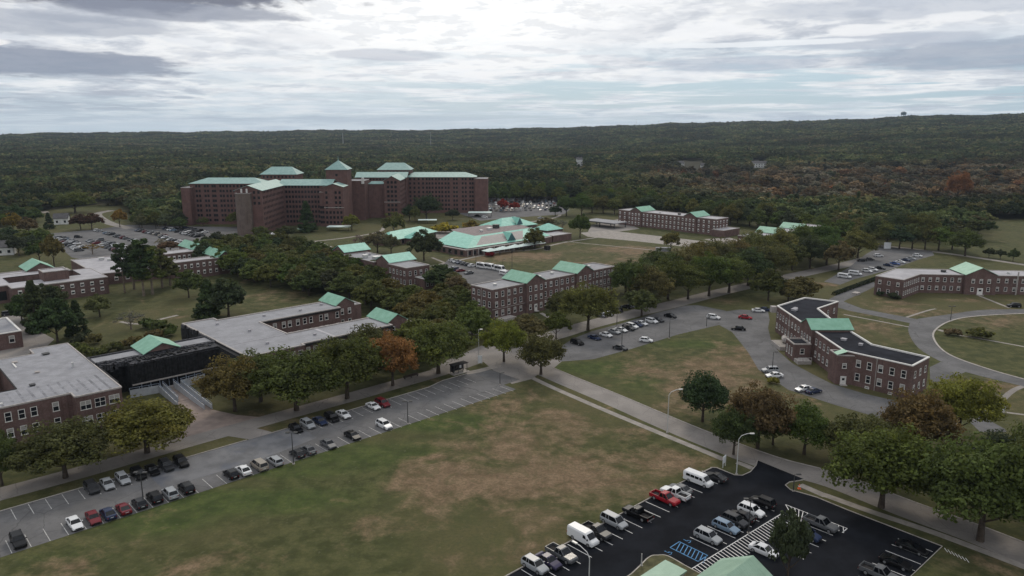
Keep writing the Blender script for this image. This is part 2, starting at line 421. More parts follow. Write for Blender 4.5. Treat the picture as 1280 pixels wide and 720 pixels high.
LAWN = [  # px, py, radius along view x (m), radius depth (m), kind, amount
 (640, 545, 24, 24, 'dry', .66), (565, 605, 15, 13, 'dry', .95), (690, 592, 16, 12, 'dry', 1.0), (600, 490, 20, 14, 'dry', .45), (700, 505, 16, 12, 'dry', .5),
 (825, 577, 14, 8, 'dry', 1.0), (780, 545, 12, 8, 'dry', .5), (640, 640, 12, 8, 'dry', .45), (720, 625, 10, 6, 'dry', .5), (760, 600, 10, 7, 'dry', .6),
 (80, 712, 10, 5, 'dry', .8), (240, 705, 9, 6, 'dry', .7), (330, 690, 8, 5, 'dry', .35), (560, 690, 8, 5, 'dry', .5), (470, 660, 12, 8, 'dry', .3), (150, 690, 8, 4, 'dry', .3),
 (880, 470, 26, 20, 'dry', 1.0), (925, 440, 12, 14, 'dry', .55), (820, 445, 12, 8, 'dry', .3), (940, 500, 14, 10, 'dry', .5), (860, 515, 14, 8, 'dry', .5),
 (650, 320, 30, 20, 'dry', 1.0), (790, 312, 34, 16, 'dry', 1.2), (820, 325, 30, 16, 'dry', .8), (745, 333, 24, 12, 'dry', .7), (590, 322, 18, 10, 'dry', .7), (700, 305, 20, 8, 'dry', .35),
 (1130, 392, 18, 10, 'dry', .8), (1090, 410, 14, 12, 'dry', .7), (1110, 425, 9, 8, 'dry', .6), (1250, 400, 24, 14, 'dry', .7), (1120, 378, 14, 8, 'dry', .7), (1230, 375, 24, 5, 'dry', .5),
 (1245, 485, 12, 8, 'dry', .7), (1270, 505, 12, 10, 'dry', .6), (1230, 700, 8, 6, 'dry', .6), (1140, 700, 8, 8, 'dry', .2),
 (355, 370, 24, 18, 'dry', .6), (310, 350, 10, 8, 'dry', .5), (180, 395, 28, 9, 'dry', .45), (215, 385, 10, 6, 'dry', .4), (700, 705, 6, 5, 'dry', .3),
 (300, 538, 10, 4, 'dry', .8), (215, 510, 9, 6, 'dry', .8), (345, 525, 14, 4, 'dry', .6), (990, 395, 10, 10, 'dry', .4), (860, 400, 14, 5, 'dry', .5), (905, 375, 20, 8, 'dry', .35),
 (800, 615, 22, 4, 'dry', .5), (640, 690, 14, 3, 'dry', .5), (1030, 355, 10, 8, 'dry', .8), (250, 272, 10, 6, 'dry', .3), (1260, 300, 30, 20, 'dry', .2),
 (440, 570, 40, 10, 'lush', .7), (560, 528, 26, 7, 'lush', .9), (300, 625, 30, 6, 'lush', 1.0), (200, 650, 14, 6, 'lush', .9), (350, 590, 20, 4, 'lush', .8), (80, 700, 16, 5, 'lush', .5),
 (745, 460, 22, 8, 'lush', .9), (800, 480, 16, 12, 'lush', .6), (870, 430, 22, 6, 'lush', .8), (780, 505, 10, 8, 'lush', .6), (460, 620, 30, 12, 'lush', .4), (1110, 680, 8, 5, 'lush', .3),
 (560, 640, 14, 10, 'lush', .25), (1200, 460, 16, 5, 'lush', .25), (130, 262, 40, 14, 'lush', .5), (100, 260, 30, 8, 'lush', .4)]
def build_ground():
    def axis(lo, hi, a, b, step):
        core = list(np.arange(a, b + .1, step)); s = step; left = []; v = a
        while v > lo: s *= 1.13; v -= min(s, 260); left.append(v)
        s = step; right = []; v = b
        while v < hi: s *= 1.13; v += min(s, 260); right.append(v)
        return np.array(left[::-1] + core + right)
    xs = axis(-11000, 11000, -300, 330, 3.0); ys = axis(-3000, 14000, 84, 480, 3.0)
    nx, ny = len(xs), len(ys)
    X, Y = np.meshgrid(xs, ys)
    V = np.zeros((nx * ny, 3)); V[:, 0] = X.ravel(); V[:, 1] = Y.ravel()
    wood = np.zeros(nx * ny); dry = np.zeros(nx * ny); lush = np.zeros(nx * ny)
    for i in range(nx * ny):
        x, y = V[i, 0], V[i, 1]
        V[i, 2] = terrain(x, y)
        if y > 330 and is_wood(x, y): wood[i] = 1
    for px, py, rx, ry, k, a in LAWN:
        cx, cy = G(px, py)
        g = a * np.exp(-(((V[:, 0] - cx) / rx) ** 2 + ((V[:, 1] - cy) / (ry * 1.2)) ** 2) * 1.4)
        if k == 'dry': dry = np.maximum(dry, g) + .25 * np.minimum(dry, g)
        else: lush = np.maximum(lush, g)
    j = np.arange(nx * ny).reshape(ny, nx)
    F = np.stack([j[:-1, :-1].ravel(), j[:-1, 1:].ravel(), j[1:, 1:].ravel(), j[1:, :-1].ravel()], 1)
    me = bpy.data.meshes.new('ground'); me.from_pydata(V.tolist(), [], F.tolist())
    for nm, arr in (('wood', wood), ('dry', dry), ('lush', lush)):
        at = me.attributes.new(nm, 'FLOAT', 'POINT'); at.data.foreach_set('value', arr.astype(np.float32))
    m = bpy.data.materials.new('turf'); m.use_nodes = True; T = NT(m.node_tree); p = T.n['Principled BSDF']
    T.set(p, 'Roughness', .95); T.set(p, 'Specular IOR Level', .1)
    pos = T.new('ShaderNodeNewGeometry').outputs['Position']
    A = lambda n: T.new('ShaderNodeAttribute', attribute_name=n).outputs['Fac']
    n1 = T.noise(pos, .07, 6, .68, .6); n2 = T.noise(pos, .28, 5, .65); n3 = T.noise(pos, 1.6, 3, .7); n4 = T.noise(pos, .016, 3, .6)
    green = T.mix(T.mapr(n2, .38, .62), (.044, .050, .018), (.088, .088, .036))
    green = T.mix(T.mapr(n4, .42, .62), green, (.088, .080, .036))
    lushc = T.mix(T.mapr(n2, .35, .65), (.038, .056, .016), (.072, .092, .026))
    tan = T.mix(T.mapr(n2, .3, .7), (.128, .088, .053), (.215, .150, .095))
    c = T.mix(T.mapr(T.math('ADD', A('lush'), T.math('MULTIPLY', T.math('SUBTRACT', n1, .5), .8)), .15, .75), green, lushc)
    dr = T.math('ADD', A('dry'), T.math('ADD', T.math('MULTIPLY', T.math('SUBTRACT', n1, .54), 2.6), T.math('MULTIPLY', T.math('SUBTRACT', n2, .5), .9)))
    c = T.mix(T.mapr(dr, .12, .85), c, tan)
    c = T.mix(T.math('MULTIPLY', T.mapr(n3, .42, .62), .38), c, (.050, .050, .024))
    n6 = T.noise(pos, .11, 6, .7, 1.2)
    c = T.mix(T.math('MULTIPLY', T.mapr(n6, .50, .62), .42), c, (.060, .066, .026))
    n5 = T.noise(pos, .9, 2, .5)
    c = T.mix(T.math('MULTIPLY', T.mapr(n5, .66, .72), .25), c, (.16, .14, .09))
    c = T.mix(A('wood'), c, (.030, .028, .016))
    T.set(p, 'Base Color', c); me.materials.append(m)
    b = T.new('ShaderNodeBump', ins={'Strength': .5, 'Distance': .3, 'Height': n3}); T.l.new(b.outputs[0], p.inputs['Normal'])
    o = link('ground', me); tag(o, kind='structure'); return o
build_ground()

# ------------------------------------------------------------ paved surfaces (each its own level, 2 cm apart far out)
def struct(name, mb): return tag(mb.build(name), kind='structure')
def paved(name, poly_w, z, m):
    mb = MB(); sheet(mb, poly_w, z, m); return struct(name, mb)
Z1, Z2, Z3, Z4 = .012, .020, .028, .036
M['walk'] = mat('brick_walk', (.24, .19, .165), .9, .15, .5, n2=(1.0, .35, (.15, .12, .10)))
# road on the right running down the slope of the picture
R1 = smooth(PP((655, 452), (700, 472), (760, 497), (860, 540), (960, 578), (1040, 600), (1130, 635), (1220, 668), (1330, 712)), 5)
mb = MB(); ribbon(mb, R1, 7.2, Z1, M['road']); struct('road', mb)
mb = MB(); L, R = strip_pts(R1, 7.2); L2, R2 = strip_pts(R1, 7.6)
for A_, B_ in ((L, L2),):
    for i in range(3, len(A_) - 1):
        a, b, c, d = A_[i], A_[i + 1], B_[i + 1], B_[i]; mb.hexa([(*q, 0) for q in (a, b, c, d)] + [(*q, .12) for q in (a, b, c, d)], M['kerb'])
struct('kerb', mb)
SW = smooth(PP((661, 470), (690, 484), (752, 511), (836, 546), (880, 564), (905, 574.5)), 4)
mb = MB(); ribbon(mb, SW, 1.7, .017, M['path']); struct('pavement', mb)
SW2 = smooth(PP((1028, 618), (1040, 622), (1090, 640), (1165, 665), (1248, 696), (1330, 728)), 4)
mb = MB(); ribbon(mb, SW2, 1.7, .017, M['path']); struct('pavement', mb)
# long left car park, in the campus grid
LOT_L = [(-40, 134.9), (12, 134.9), (12, 134.9), (128, 135.7), (128, 140.5), (134, 140.5), (134, 152.3), (127, 154.3), (118, 154.3), (112, 152.6), (-40, 152.4)]
paved('car_park', [W(*p) for p in LOT_L], Z2, M['asphalt'])
paved('car_park_patch', [W(*p) for p in ((40.5, 141.5), (60, 141), (74, 143), (74, 152.1), (40.5, 152.1))], Z3, M['asphalt_blue'])
# drive behind the left car park
DR = smooth([W(-40, 161), W(5, 160.5), W(30, 160), W(52, 160.5), W(75, 160.5), W(100, 160.5), W(125, 161), W(140, 163)], 4)
mb = MB(); ribbon(mb, DR, 6.2, Z1, M['road']); struct('drive', mb)
paved('forecourt', [W(*p) for p in ((50, 163.4), (70, 163.4), (66.5, 168.5), (63.6, 176), (63.6, 187), (58.2, 187), (58.2, 177), (55, 170))], .016, M['walk'])
paved('link_path', [W(*p) for p in ((62.6, 152.4), (68.2, 152.4), (66.4, 157.6), (59.8, 157.6))], .024, M['road'])
mb = MB(); 
for k in (0,): ribbon(mb, [W(-40, 152.5), W(40, 152.5), W(62, 152.5)], .16, 0.0, M['kerb'], .13); ribbon(mb, [W(68, 152.5), W(112, 152.7), W(118, 154.4), W(127, 154.4)], .16, 0.0, M['kerb'], .13)
struct('kerb', mb)
# junction apron in the middle of the picture
paved('junction', PP((538, 462), (560, 450), (590, 437), (612, 428), (640, 424), (668, 420), (690, 432), (704, 440), (702, 452), (690, 462), (676, 466), (664, 474), (640, 480), (626, 471), (604, 452)), .018, M['road'])
# street under the row of trees
R5 = smooth(PP((640, 440), (668, 427), (700, 417), (740, 405), (800, 390), (850, 378), (905, 364), (950, 354), (1000, 343), (1060, 330), (1090, 322)), 4)
mb = MB(); ribbon(mb, R5, 8.5, .016, M['road']); struct('street', mb)
# middle car park
MID = PP((700, 452), (703, 432), (715, 424), (740, 414), (776, 404.5), (823, 390.5), (856, 382), (872, 381.5), (905, 388), (925, 394), (926, 400), (900, 406), (848, 418), (790, 436), (742, 449))
paved('car_park', MID, .024, M['asphalt'])
# drive beside the crescent-shaped building
R6 = PP((884, 398), (900, 390), (925, 387), (960, 389), (962, 400), (960, 410), (964, 426), (974, 440), (990, 454), (1020, 470), (1040, 480), (1080, 492), (1119, 501), (1170, 520), (1200, 530), (1190, 545), (1140, 535), (1098, 522), (1040, 505), (985, 487), (948, 462), (935, 440), (915, 415))
paved('drive', R6, .020, M['asphalt'])
# circle drive on the right
OUT_ = smooth(PP((1330, 386), (1280, 386.5), (1227, 387.5), (1186, 393), (1142, 399.6), (1137, 405), (1136, 416), (1148, 435), (1176, 452), (1207, 465), (1280, 483), (1340, 496)), 4)
INN = smooth(PP((1340, 488), (1280, 474), (1228, 459), (1186, 443), (1169, 427), (1168, 414), (1186, 402), (1217, 395.6), (1280, 392), (1330, 391.5)), 4)
paved('circle_drive', OUT_ + INN, .020, M['asphalt'])
mb = MB(); ribbon(mb, INN, .55, 0, M['kerb'], .12); struct('kerb', mb)
paved('drive', PP((1040, 378), (1052, 376), (1078, 386), (1146, 399), (1140, 404.5), (1100, 396), (1060, 388), (1046, 384)), .014, M['asphalt'])
paved('drive', PP((1036, 374), (1060, 362), (1092, 352.5), (1096, 357), (1080, 365), (1060, 374), (1048, 380)), .017, M['asphalt'])
paved('drive', PP((1163, 478), (1162, 459), (1176, 452.3), (1192, 459), (1207, 465), (1193, 471), (1180, 476)), .014, M['asphalt'])
paved('drive', PP((1226, 520), (1213, 528), (1225, 540), (1258, 540), (1256, 536)), .014, M['asphalt'])
mb = MB(); ribbon(mb, smooth(PP((1290, 480), (1268, 487), (1248, 504), (1238, 512), (1219, 527)), 3), 1.5, .009, M['road']); struct('footpath', mb)
mb = MB()
for pts, w in (([(1054.6, 393), (1138, 409)], 1.1), ([(1199, 419), (1240, 426), (1300, 437)], 1.1), ([(1221, 368.5), (1262, 385)], 1.2), ([(1173, 412), (1180, 414.5)], 1.5),
               ([(1132, 397), (1160, 388), (1170, 386)], 1.0), ([(1218, 523), (1256, 539)], 1.1), ([(1243, 513.5), (1285, 519)], 1.0), ([(1048, 372), (1062, 369), (1075, 366)], 1.2),
               ([(430, 318), (400, 303), (380, 303)], 2.4), ([(560, 303), (400, 303)], .1), ([(538, 333), (620, 316), (668, 312), (700, 304), (752, 296)], 2.2), ([(540, 322), (560, 330)], 1.6),
               ([(300, 307), (400, 301), (470, 291), (480, 283)], 2.5), ([(590, 286), (650, 279), (690, 273), (700, 268), (690, 262)], 2.5), ([(610, 336), (604, 343)], 1.5),
               ([(596, 418), (560, 408)], 1.5), ([(676, 391), (690, 399)], 1.6), ([(1182, 402), (1190, 399.5)], 1.3), ([(690, 300), (820, 313)], 1.2), ([(150, 402), (175, 405), (205, 398), (222, 394)], 1.6)):
    ribbon(mb, smooth(PP(*pts), 3), w, .010, M['path'])
struct('footpath', mb)
paved('service_road', PP((725, 291), (760, 288), (840, 297), (900, 304), (920, 306), (905, 310), (860, 309), (800, 302), (735, 296)), .022, M['path'])
paved('service_yard', PP((738, 282), (772, 274), (800, 286), (770, 290), (735, 290)), .012, M['road'])
paved('service_yard', PP((880, 299), (912, 297), (930, 302), (915, 308)), .03, M['path'])
# back middle car park with the minibuses
paved('car_park', PP((560, 324), (608, 332), (640, 338), (655, 346), (600, 360), (575, 352), (552, 335)), .02, M['asphalt'])
# far right car park
paved('car_park', PP((1030, 352), (1060, 335), (1082, 318), (1098, 309), (1130, 310), (1165, 314), (1168, 319), (1150, 324), (1110, 338), (1068, 349), (1050, 356)), .024, M['asphalt'])
R10 = smooth(PP((1060, 306), (1110, 308), (1170, 315), (1220, 322), (1300, 334), (1400, 350)), 4)
mb = MB(); ribbon(mb, R10, 4.5, .014, M['path']); struct('street', mb)
# far left car park, hospital forecourt and the lot behind the hospital
paved('car_park', PP((60, 292), (120, 287), (160, 281), (230, 283), (320, 284), (345, 292), (300, 300), (240, 312), (180, 326), (140, 330), (90, 322), (70, 306)), .02, M['asphalt'])
R11 = smooth(PP((165, 286), (140, 280), (126, 273), (122, 267), (140, 263)), 4)
mb = MB(); ribbon(mb, R11, 7, .026, M['road']); struct('street', mb)
paved('car_park', PP((560, 262), (600, 248), (700, 246), (712, 262), (705, 268), (640, 272), (600, 276)), .02, M['asphalt'])
paved('terrace', PP((505, 300), (540, 288), (640, 280), (650, 286), (600, 300), (540, 306)), .03, M['road'])
paved('yard', PP((0, 398), (12, 388), (24, 392), (38, 408), (68, 424), (55, 436), (30, 444), (0, 452), (-20, 440), (-20, 400)), .012, M['road'])
paved('street', PP((-40, 268), (60, 264), (62, 266), (-40, 272)), .02, M['path'])

# bottom-right car park with fresh asphalt
edge = [GST(*p) for p in ((1177.5, 683.5), (1060, 638), (1021, 622), (988, 612.5), (981.7, 606.7), (986.7, 603), (1000, 601), (1006, 599.5))]
edge2 = [GST(*p) for p in ((947, 575.5), (945, 582), (938, 590), (928, 594.5), (918, 594), (896, 585), (888, 584.5))]
LOT = [(60, 75.6), (60, -10), (114.6, -10), (114.6, 33.2), (127.6, 32.8)] + edge[1:] + edge2 + [(125.4, 74.6), (118, 75.0), (105.5, 75.5)]
paved('car_park', [W(*p) for p in LOT], .030, M['asphalt_new'])
mb = MB(); K = M['kerb']
ribbon(mb, [W(60, 75.75), W(105.5, 75.65), W(118, 75.15), W(125.4, 74.75)] + [W(*p) for p in edge2[::-1]], .16, 0, K, .14)
ribbon(mb, [W(*p) for p in ((114.5, -10), (114.5, 33.2), (127.6, 32.8))] + [W(*p) for p in edge[1:]], .16, 0, K, .14)
struct('kerb', mb)
mb = MB()
ribbon(mb, smooth(PP((921, 578), (930, 581), (941, 586)), 2), 1.5, .02, M['path']); ribbon(mb, PP((1000, 606), (1032, 620)), 1.7, .02, M['path'])
struct('pavement', mb)
ISL = smooth([(60, 59.5), (84, 63.0), (89.5, 63.9), (91.2, 63.2), (92.2, 61.8), (91.9, 57.4), (91.8, 50), (91.8, 36), (60, 34)], 4, True)
mb = MB(); mb.prism([W(*p) for p in ISL], .0, .14, K); 
struct('kerb_island', mb)
TURF2 = mat('island_turf', (.07, .066, .030), .95, .35, .6)
mb = MB(); sheet(mb, inset([W(*p) for p in ISL], .22), .16, TURF2); struct('island_turf', mb)

# ------------------------------------------------------------ painted markings
mb = MB(); pw = M['paint_worn']
def line(a, b, w=.11, z=.034, m=pw): mb.obox(W(*a), W(*b), w, z - .003, z, m)
for k in range(-12, 42):
    s = 17.7 + 2.72 * k
    if s < 127: line((s, 135.1), (s, 140.3))
    if s < 40 or 72 < s < 124: line((s, 147.1), (s, 152.1))
struct('bay_markings', mb)
mb = MB(); pw = M['paint']
for k in range(-4, 20):
    s = 72.3 + 2.645 * k
    if s < 124: mb.obox(W(s, 70.1), W(s, 75.4), .12, .042, .045, pw)
for k in range(0, 8):
    s = 99.6 + 2.645 * k
    if s < 119 : mb.obox(W(s, 57.4), W(s, 62.8), .12, .042, .045, pw)
for k in range(0, 5):
    s = 107.3 + 2.62 * k
    if s < 121: mb.obox(W(s, 46.6), W(s, 51.4), .12, .042, .045, pw)
for k in range(-14, 1):
    s = 124.75 + 2.62 * k
    if s > 92: mb.obox(W(s, 33.3), W(s, 38.7), .12, .042, .045, pw)
# hatched walkway between the bays
mb.obox(W(91.9, 57.35), W(118.2, 56.1), .14, .042, .045, pw)
for k in range(34):
    s = 92.6 + .78 * k
    if s < 118.5: mb.obox(W(s, 57.3 - (s - 92) * .045), W(s - .95, 53.4), .15, .042, .045, pw)
# hatched triangle
mb.obox(W(121.9, 57.2), W(121.8, 45.9), .14, .042, .045, pw); mb.obox(W(121.9, 57.2), W(116.9, 52.6), .14, .042, .045, pw); mb.obox(W(119.8, 45.9), W(121.8, 45.9), .14, .042, .045, pw)
for k in range(14):
    t = 56.2 - k * .8
    if t > 46: mb.obox(W(121.8, t), W(max(117.2, 121.7 - (57.4 - t) * 1.1) if t > 52.6 else (117.2 if t > 51.5 else 119.9), t - (1.5 if t > 52 else .9)), .13, .042, .045, pw)
struct('bay_markings', mb)
mb = MB(); pw = M['paint_blue']
for a, b in (((94.5, 63.2), (97.1, 63.2)), ((97.1, 63.2), (97.0, 57.7)), ((94.5, 63.2), (94.4, 57.8)), ((94.4, 57.8), (97, 57.7))): mb.obox(W(*a), W(*b), .15, .042, .045, pw)
for k in range(8):
    t = 62.6 - k * .72; mb.obox(W(94.6, t - .55), W(96.9, t + .25), .13, .042, .045, pw)
for cs, ct in ((93.0, 62.5), (98.2, 62.4)):       # wheelchair emblem
    pts = [(cs + .38 * math.cos(a), ct - .18 + .38 * math.sin(a)) for a in np.linspace(-2.6, 1.0, 9)]
    for p, q in zip(pts, pts[1:]): mb.obox(W(*p), W(*q), .1, .042, .045, pw)
    mb.obox(W(cs, ct + .45), W(cs, ct), .12, .042, .045, pw); mb.obox(W(cs, ct), W(cs + .35, ct - .05), .12, .042, .045, pw)
    mb.obox(W(cs + .35, ct - .05), W(cs + .5, ct - .45), .11, .042, .045, pw); mb.obox(W(cs - .1, ct + .62), W(cs + .1, ct + .62), .2, .042, .045, pw)
struct('accessible_markings', mb)
mb = MB()
for k in range(7): mb.obox(W(127.4 - k * .12, 32.4 - k * .55), W(126.4 - k * .12, 31.6 - k * .55), .12, .012, .016, M['paint'])
struct('hatch_marking', mb)
# ------------------------------------------------------------ buildings
WIN = {}
def win_mesh(w, h, style):
    """white sash frame standing 4 cm off the wall, dark panes inside; origin at the middle of the sill line, outward = -Y"""
    key = (round(w, 2), round(h, 2), style)
    if key in WIN: return WIN[key]
    fr, pn = MB(), MB(); f = .13 if style == 'sash' else .08; T_, Gl = (M['trim'] if style != 'dark' else M['near_black']), M['glass']
    if style in ('sash', 'pair', 'dark'):
        fr.box(-w / 2, -w / 2 + f, -.06, .0, 0, h, T_); fr.box(w / 2 - f, w / 2, -.06, .0, 0, h, T_)
        fr.box(-w / 2, w / 2, -.06, .0, h - f, h, T_); fr.box(-w / 2 - .06, w / 2 + .06, -.14, .0, -.10, f * .6, T_)
        if style != 'dark': fr.box(-w / 2, w / 2, -.055, .0, h * .52 - .045, h * .52 + .045, T_)
        if style == 'pair': fr.box(-.05, .05, -.055, .0, 0, h, T_)
        pn.quad((-w / 2, -.02, 0), (w / 2, -.02, 0), (w / 2, -.02, h), (-w / 2, -.02, h), Gl)
    elif style == 'small':       # one mesh, seen from far away
        fr.quad((-w / 2, -.03, 0), (w / 2, -.03, 0), (w / 2, -.03, h), (-w / 2, -.03, h), T_)
        fr.quad((-w / 2 + .15, -.05, .35), (w / 2 - .15, -.05, .35), (w / 2 - .15, -.05, h * .62), (-w / 2 + .15, -.05, h * .62), Gl)
        pn = None
    elif style == 'hole':
        fr.quad((-w / 2, -.03, 0), (w / 2, -.03, 0), (w / 2, -.03, h), (-w / 2, -.03, h), Gl); pn = None
    pb = None
    if pn:
        pb = MB(); k = .45; pb.quad((-w / 2, -.02, 0), (w / 2, -.02, 0), (w / 2, -.02, h * (1 - k)), (-w / 2, -.02, h * (1 - k)), Gl); pb.quad((-w / 2, -.02, h * (1 - k)), (w / 2, -.02, h * (1 - k)), (w / 2, -.02, h), (-w / 2, -.02, h), M['blind']); pb = pb.mesh('pane')
    WIN[key] = (fr.mesh('window'), pn.mesh('pane') if pn else None, pb); return WIN[key]

RW = random.Random(12)
class Bld:
    def __init__(s, name, label, cat, base, frame=None, group=None, brick='brick'):
        s.fr = frame or (lambda a, b: (a, b)); s.o = s.fr(*base)
        s.root = empty(name, (*s.o, 0)); tag(s.root, label, cat, group); s.walls = MB(); s.brick = M[brick]; s.wins = []; s.trimb = MB()
    def L(s, p): q = s.fr(*p[:2]); return (q[0] - s.o[0], q[1] - s.o[1])
    def L3(s, a, b, z): q = s.fr(a, b); return (q[0] - s.o[0], q[1] - s.o[1], z)
    def flat(s, poly, h, roof, coping='stone', cw=.35, drop=.3, z0=0.0, wall=None):
        P = ccw([s.L(p) for p in poly]); I = inset(P, cw); n = len(P); m = wall or s.brick
        for i in range(n):
            a, b = P[i], P[(i + 1) % n]; s.walls.quad((*a, z0), (*b, z0), (*b, h), (*a, h), m)
        c = MB()
        O = inset(P, -.08)
        for i in range(n):
            j = (i + 1) % n
            c.quad((*O[i], h + .06), (*O[j], h + .06), (*I[j], h + .06), (*I[i], h + .06), M[coping])
            c.quad((*I[j], h - drop), (*I[i], h - drop), (*I[i], h + .06), (*I[j], h + .06), M[coping])
            c.quad((*O[i], h - .22), (*O[j], h - .22), (*O[j], h + .06), (*O[i], h + .06), M[coping])
        c.build('coping', s.root)
        r = MB(); r.face([(*p, h - drop) for p in I], M[roof]); r.build('roof', s.root)
    def block(s, s0, s1, t0, t1, h, roof, **k): s.flat([(s0, t0), (s1, t0), (s1, t1), (s0, t1)], h, roof, **k)
    def gable(s, s0, s1, t0, t1, ze, rise, axis, roof, oh=.5, z0=0.0, gables=True, name='roof'):
        """walls up to the eave, gable ends, pitched roof of two slabs; axis = direction of the ridge"""
        P = ccw([s.L(p) for p in ((s0, t0), (s1, t0), (s1, t1), (s0, t1))])
        for i in range(4):
            a, b = P[i], P[(i + 1) % 4]; s.walls.quad((*a, z0), (*b, z0), (*b, ze), (*a, ze), s.brick)
        r = MB(); th = .18; m = M[roof]
        if axis == 't':
            c = (s0 + s1) / 2; w = (s1 - s0) / 2; sl = rise / w
            for g in (t0, t1): s.walls.face([s.L3(s0, g, ze), s.L3(s1, g, ze), s.L3(c, g, ze + rise)], s.brick)
            for sd in (-1, 1):
                e = c + sd * (w + oh); ez = ze - oh * sl
                lo = [s.L3(e, t0 - oh, ez), s.L3(c, t0 - oh, ze + rise), s.L3(c, t1 + oh, ze + rise), s.L3(e, t1 + oh, ez)]
                r.hexa([(*p[:2], p[2] + .02) for p in lo] + [(*p[:2], p[2] + th) for p in lo], m)
        else:
            c = (t0 + t1) / 2; w = (t1 - t0) / 2; sl = rise / w
            for g in (s0, s1): s.walls.face([s.L3(g, t0, ze), s.L3(g, t1, ze), s.L3(g, c, ze + rise)], s.brick)
            for sd in (-1, 1):
                e = c + sd * (w + oh); ez = ze - oh * sl
                lo = [s.L3(s0 - oh, e, ez), s.L3(s0 - oh, c, ze + rise), s.L3(s1 + oh, c, ze + rise), s.L3(s1 + oh, e, ez)]
                r.hexa([(*p[:2], p[2] + .02) for p in lo] + [(*p[:2], p[2] + th) for p in lo], m)
        r.build(name, s.root)
    def hip(s, s0, s1, t0, t1, ze, rise, roof, oh=.6, z0=0.0, ridge=None, wall=True, name='roof'):
        P = ccw([s.L(p) for p in ((s0, t0), (s1, t0), (s1, t1), (s0, t1))])
        if wall:
            for i in range(4):
                a, b = P[i], P[(i + 1) % 4]; s.walls.quad((*a, z0), (*b, z0), (*b, ze), (*a, ze), s.brick)
        a0, a1, b0, b1 = s0 - oh, s1 + oh, t0 - oh, t1 + oh; ws, wt = (a1 - a0) / 2, (b1 - b0) / 2
        cs, ct = (a0 + a1) / 2, (b0 + b1) / 2
        if ridge is None: ridge = max(0.0, abs(ws - wt))
        r0, r1 = ((cs - ridge, ct), (cs + ridge, ct)) if ws >= wt else ((cs, ct - ridge), (cs, ct + ridge))
        Z = ze; zt = ze + rise; r = MB(); m = M[roof]; q = lambda p, z: s.L3(p[0], p[1], z)
        c00, c10, c11, c01 = (a0, b0), (a1, b0), (a1, b1), (a0, b1)
        if ws >= wt:
            r.face([q(c00, Z), q(c10, Z), q(r1, zt), q(r0, zt)], m); r.face([q(c11, Z), q(c01, Z), q(r0, zt), q(r1, zt)], m)
            r.face([q(c10, Z), q(c11, Z), q(r1, zt)], m); r.face([q(c01, Z), q(c00, Z), q(r0, zt)], m)
        else:
            r.face([q(c10, Z), q(c11, Z), q(r1, zt), q(r0, zt)], m); r.face([q(c01, Z), q(c00, Z), q(r0, zt), q(r1, zt)], m)
            r.face([q(c00, Z), q(c10, Z), q(r0, zt)], m); r.face([q(c11, Z), q(c01, Z), q(r1, zt)], m)
        r.face([q(c00, Z - .02), q(c01, Z - .02), q(c11, Z - .02), q(c10, Z - .02)], M['stone'])
        r.build(name, s.root)
    def row(s, p0, p1, n, zs, w=1.15, h=1.9, style='sash', m0=1.5, m1=None, skip=(), out=.0, name='window', at=None):
        """windows along the wall from p0 to p1 (outside is on the right when walking p0 -> p1)"""
        m1 = m0 if m1 is None else m1
        a, b = Vector(s.L(p0)), Vector(s.L(p1)); d = b - a; Lg = d.length; d /= Lg; nrm = Vector((d.y, -d.x)); ang = math.atan2(d.y, d.x)
        pos = at if at is not None else ([m0 + (Lg - m0 - m1) * (k + .0) / max(1, n - 1) for k in range(n)] if n > 1 else [Lg / 2])
        for zi, z in enumerate(zs):
            for k, q in enumerate(pos):
                if (k, zi) in skip or k in skip: continue
                p = a + d * q + nrm * (.012 + out); s.wins.append((p.x, p.y, z, ang, w, h, style, name))
    def add(s, name, mb): return mb.build(name, s.root)
    def lbox(s, mb, s0, s1, t0, t1, z0, z1, m, top=None):
        P = [s.L(p) for p in ((s0, t0), (s1, t0), (s1, t1), (s0, t1))]
        mb.hexa([(*p, z0) for p in P] + [(*p, z1) for p in P], m, top)
    def door(s, p0, p1, at, w=1.2, h=2.3, z=0.0, m='trim', name='door'):
        a, b = Vector(s.L(p0)), Vector(s.L(p1)); d = (b - a).normalized(); nrm = Vector((d.y, -d.x)); p = a + d * at; ang = math.atan2(d.y, d.x)
        mb = MB(); mb.box(-w / 2 - .15, w / 2 + .15, -.08, 0, 0, h + .15, M['trim']); mb.box(-w / 2, w / 2, -.11, -.02, .05, h, M[m])
        mb.quad((-w * .28, -.115, h * .55), (w * .28, -.115, h * .55), (w * .28, -.115, h * .85), (-w * .28, -.115, h * .85), M['glass'])
        mb.box(-w / 2 - .3, w / 2 + .3, -1.2, 0, -.02, z * 0 + .12, M['stone'])
        q = p + nrm * .012; mb.build(name, s.root, (q.x, q.y, z), ang)
    def vent(s, a, b, z, w=1.0, h=.7, m='pole_light'):
        mb = MB(); mb.box(-w / 2, w / 2, -w / 2, w / 2, 0, h, M[m]); mb.box(-w * .6, w * .6, -w * .6, w * .6, h, h + .1, M[m])
        p = s.L((a, b)); mb.build('roof_vent', s.root, (*p, z - .02), .75)
    def downpipe(s, p0, p1, at, h):
        a, b = Vector(s.L(p0)), Vector(s.L(p1)); d = (b - a).normalized(); q = a + d * at + Vector((d.y, -d.x)) * .09
        mb = MB(); mb.box(-.07, .07, -.07, .07, 0, h - .3, M['stone']); mb.box(-.14, .14, -.12, .12, h - .55, h - .25, M['stone']); mb.build('downpipe', s.root, (q.x, q.y, 0), math.atan2(d.y, d.x))
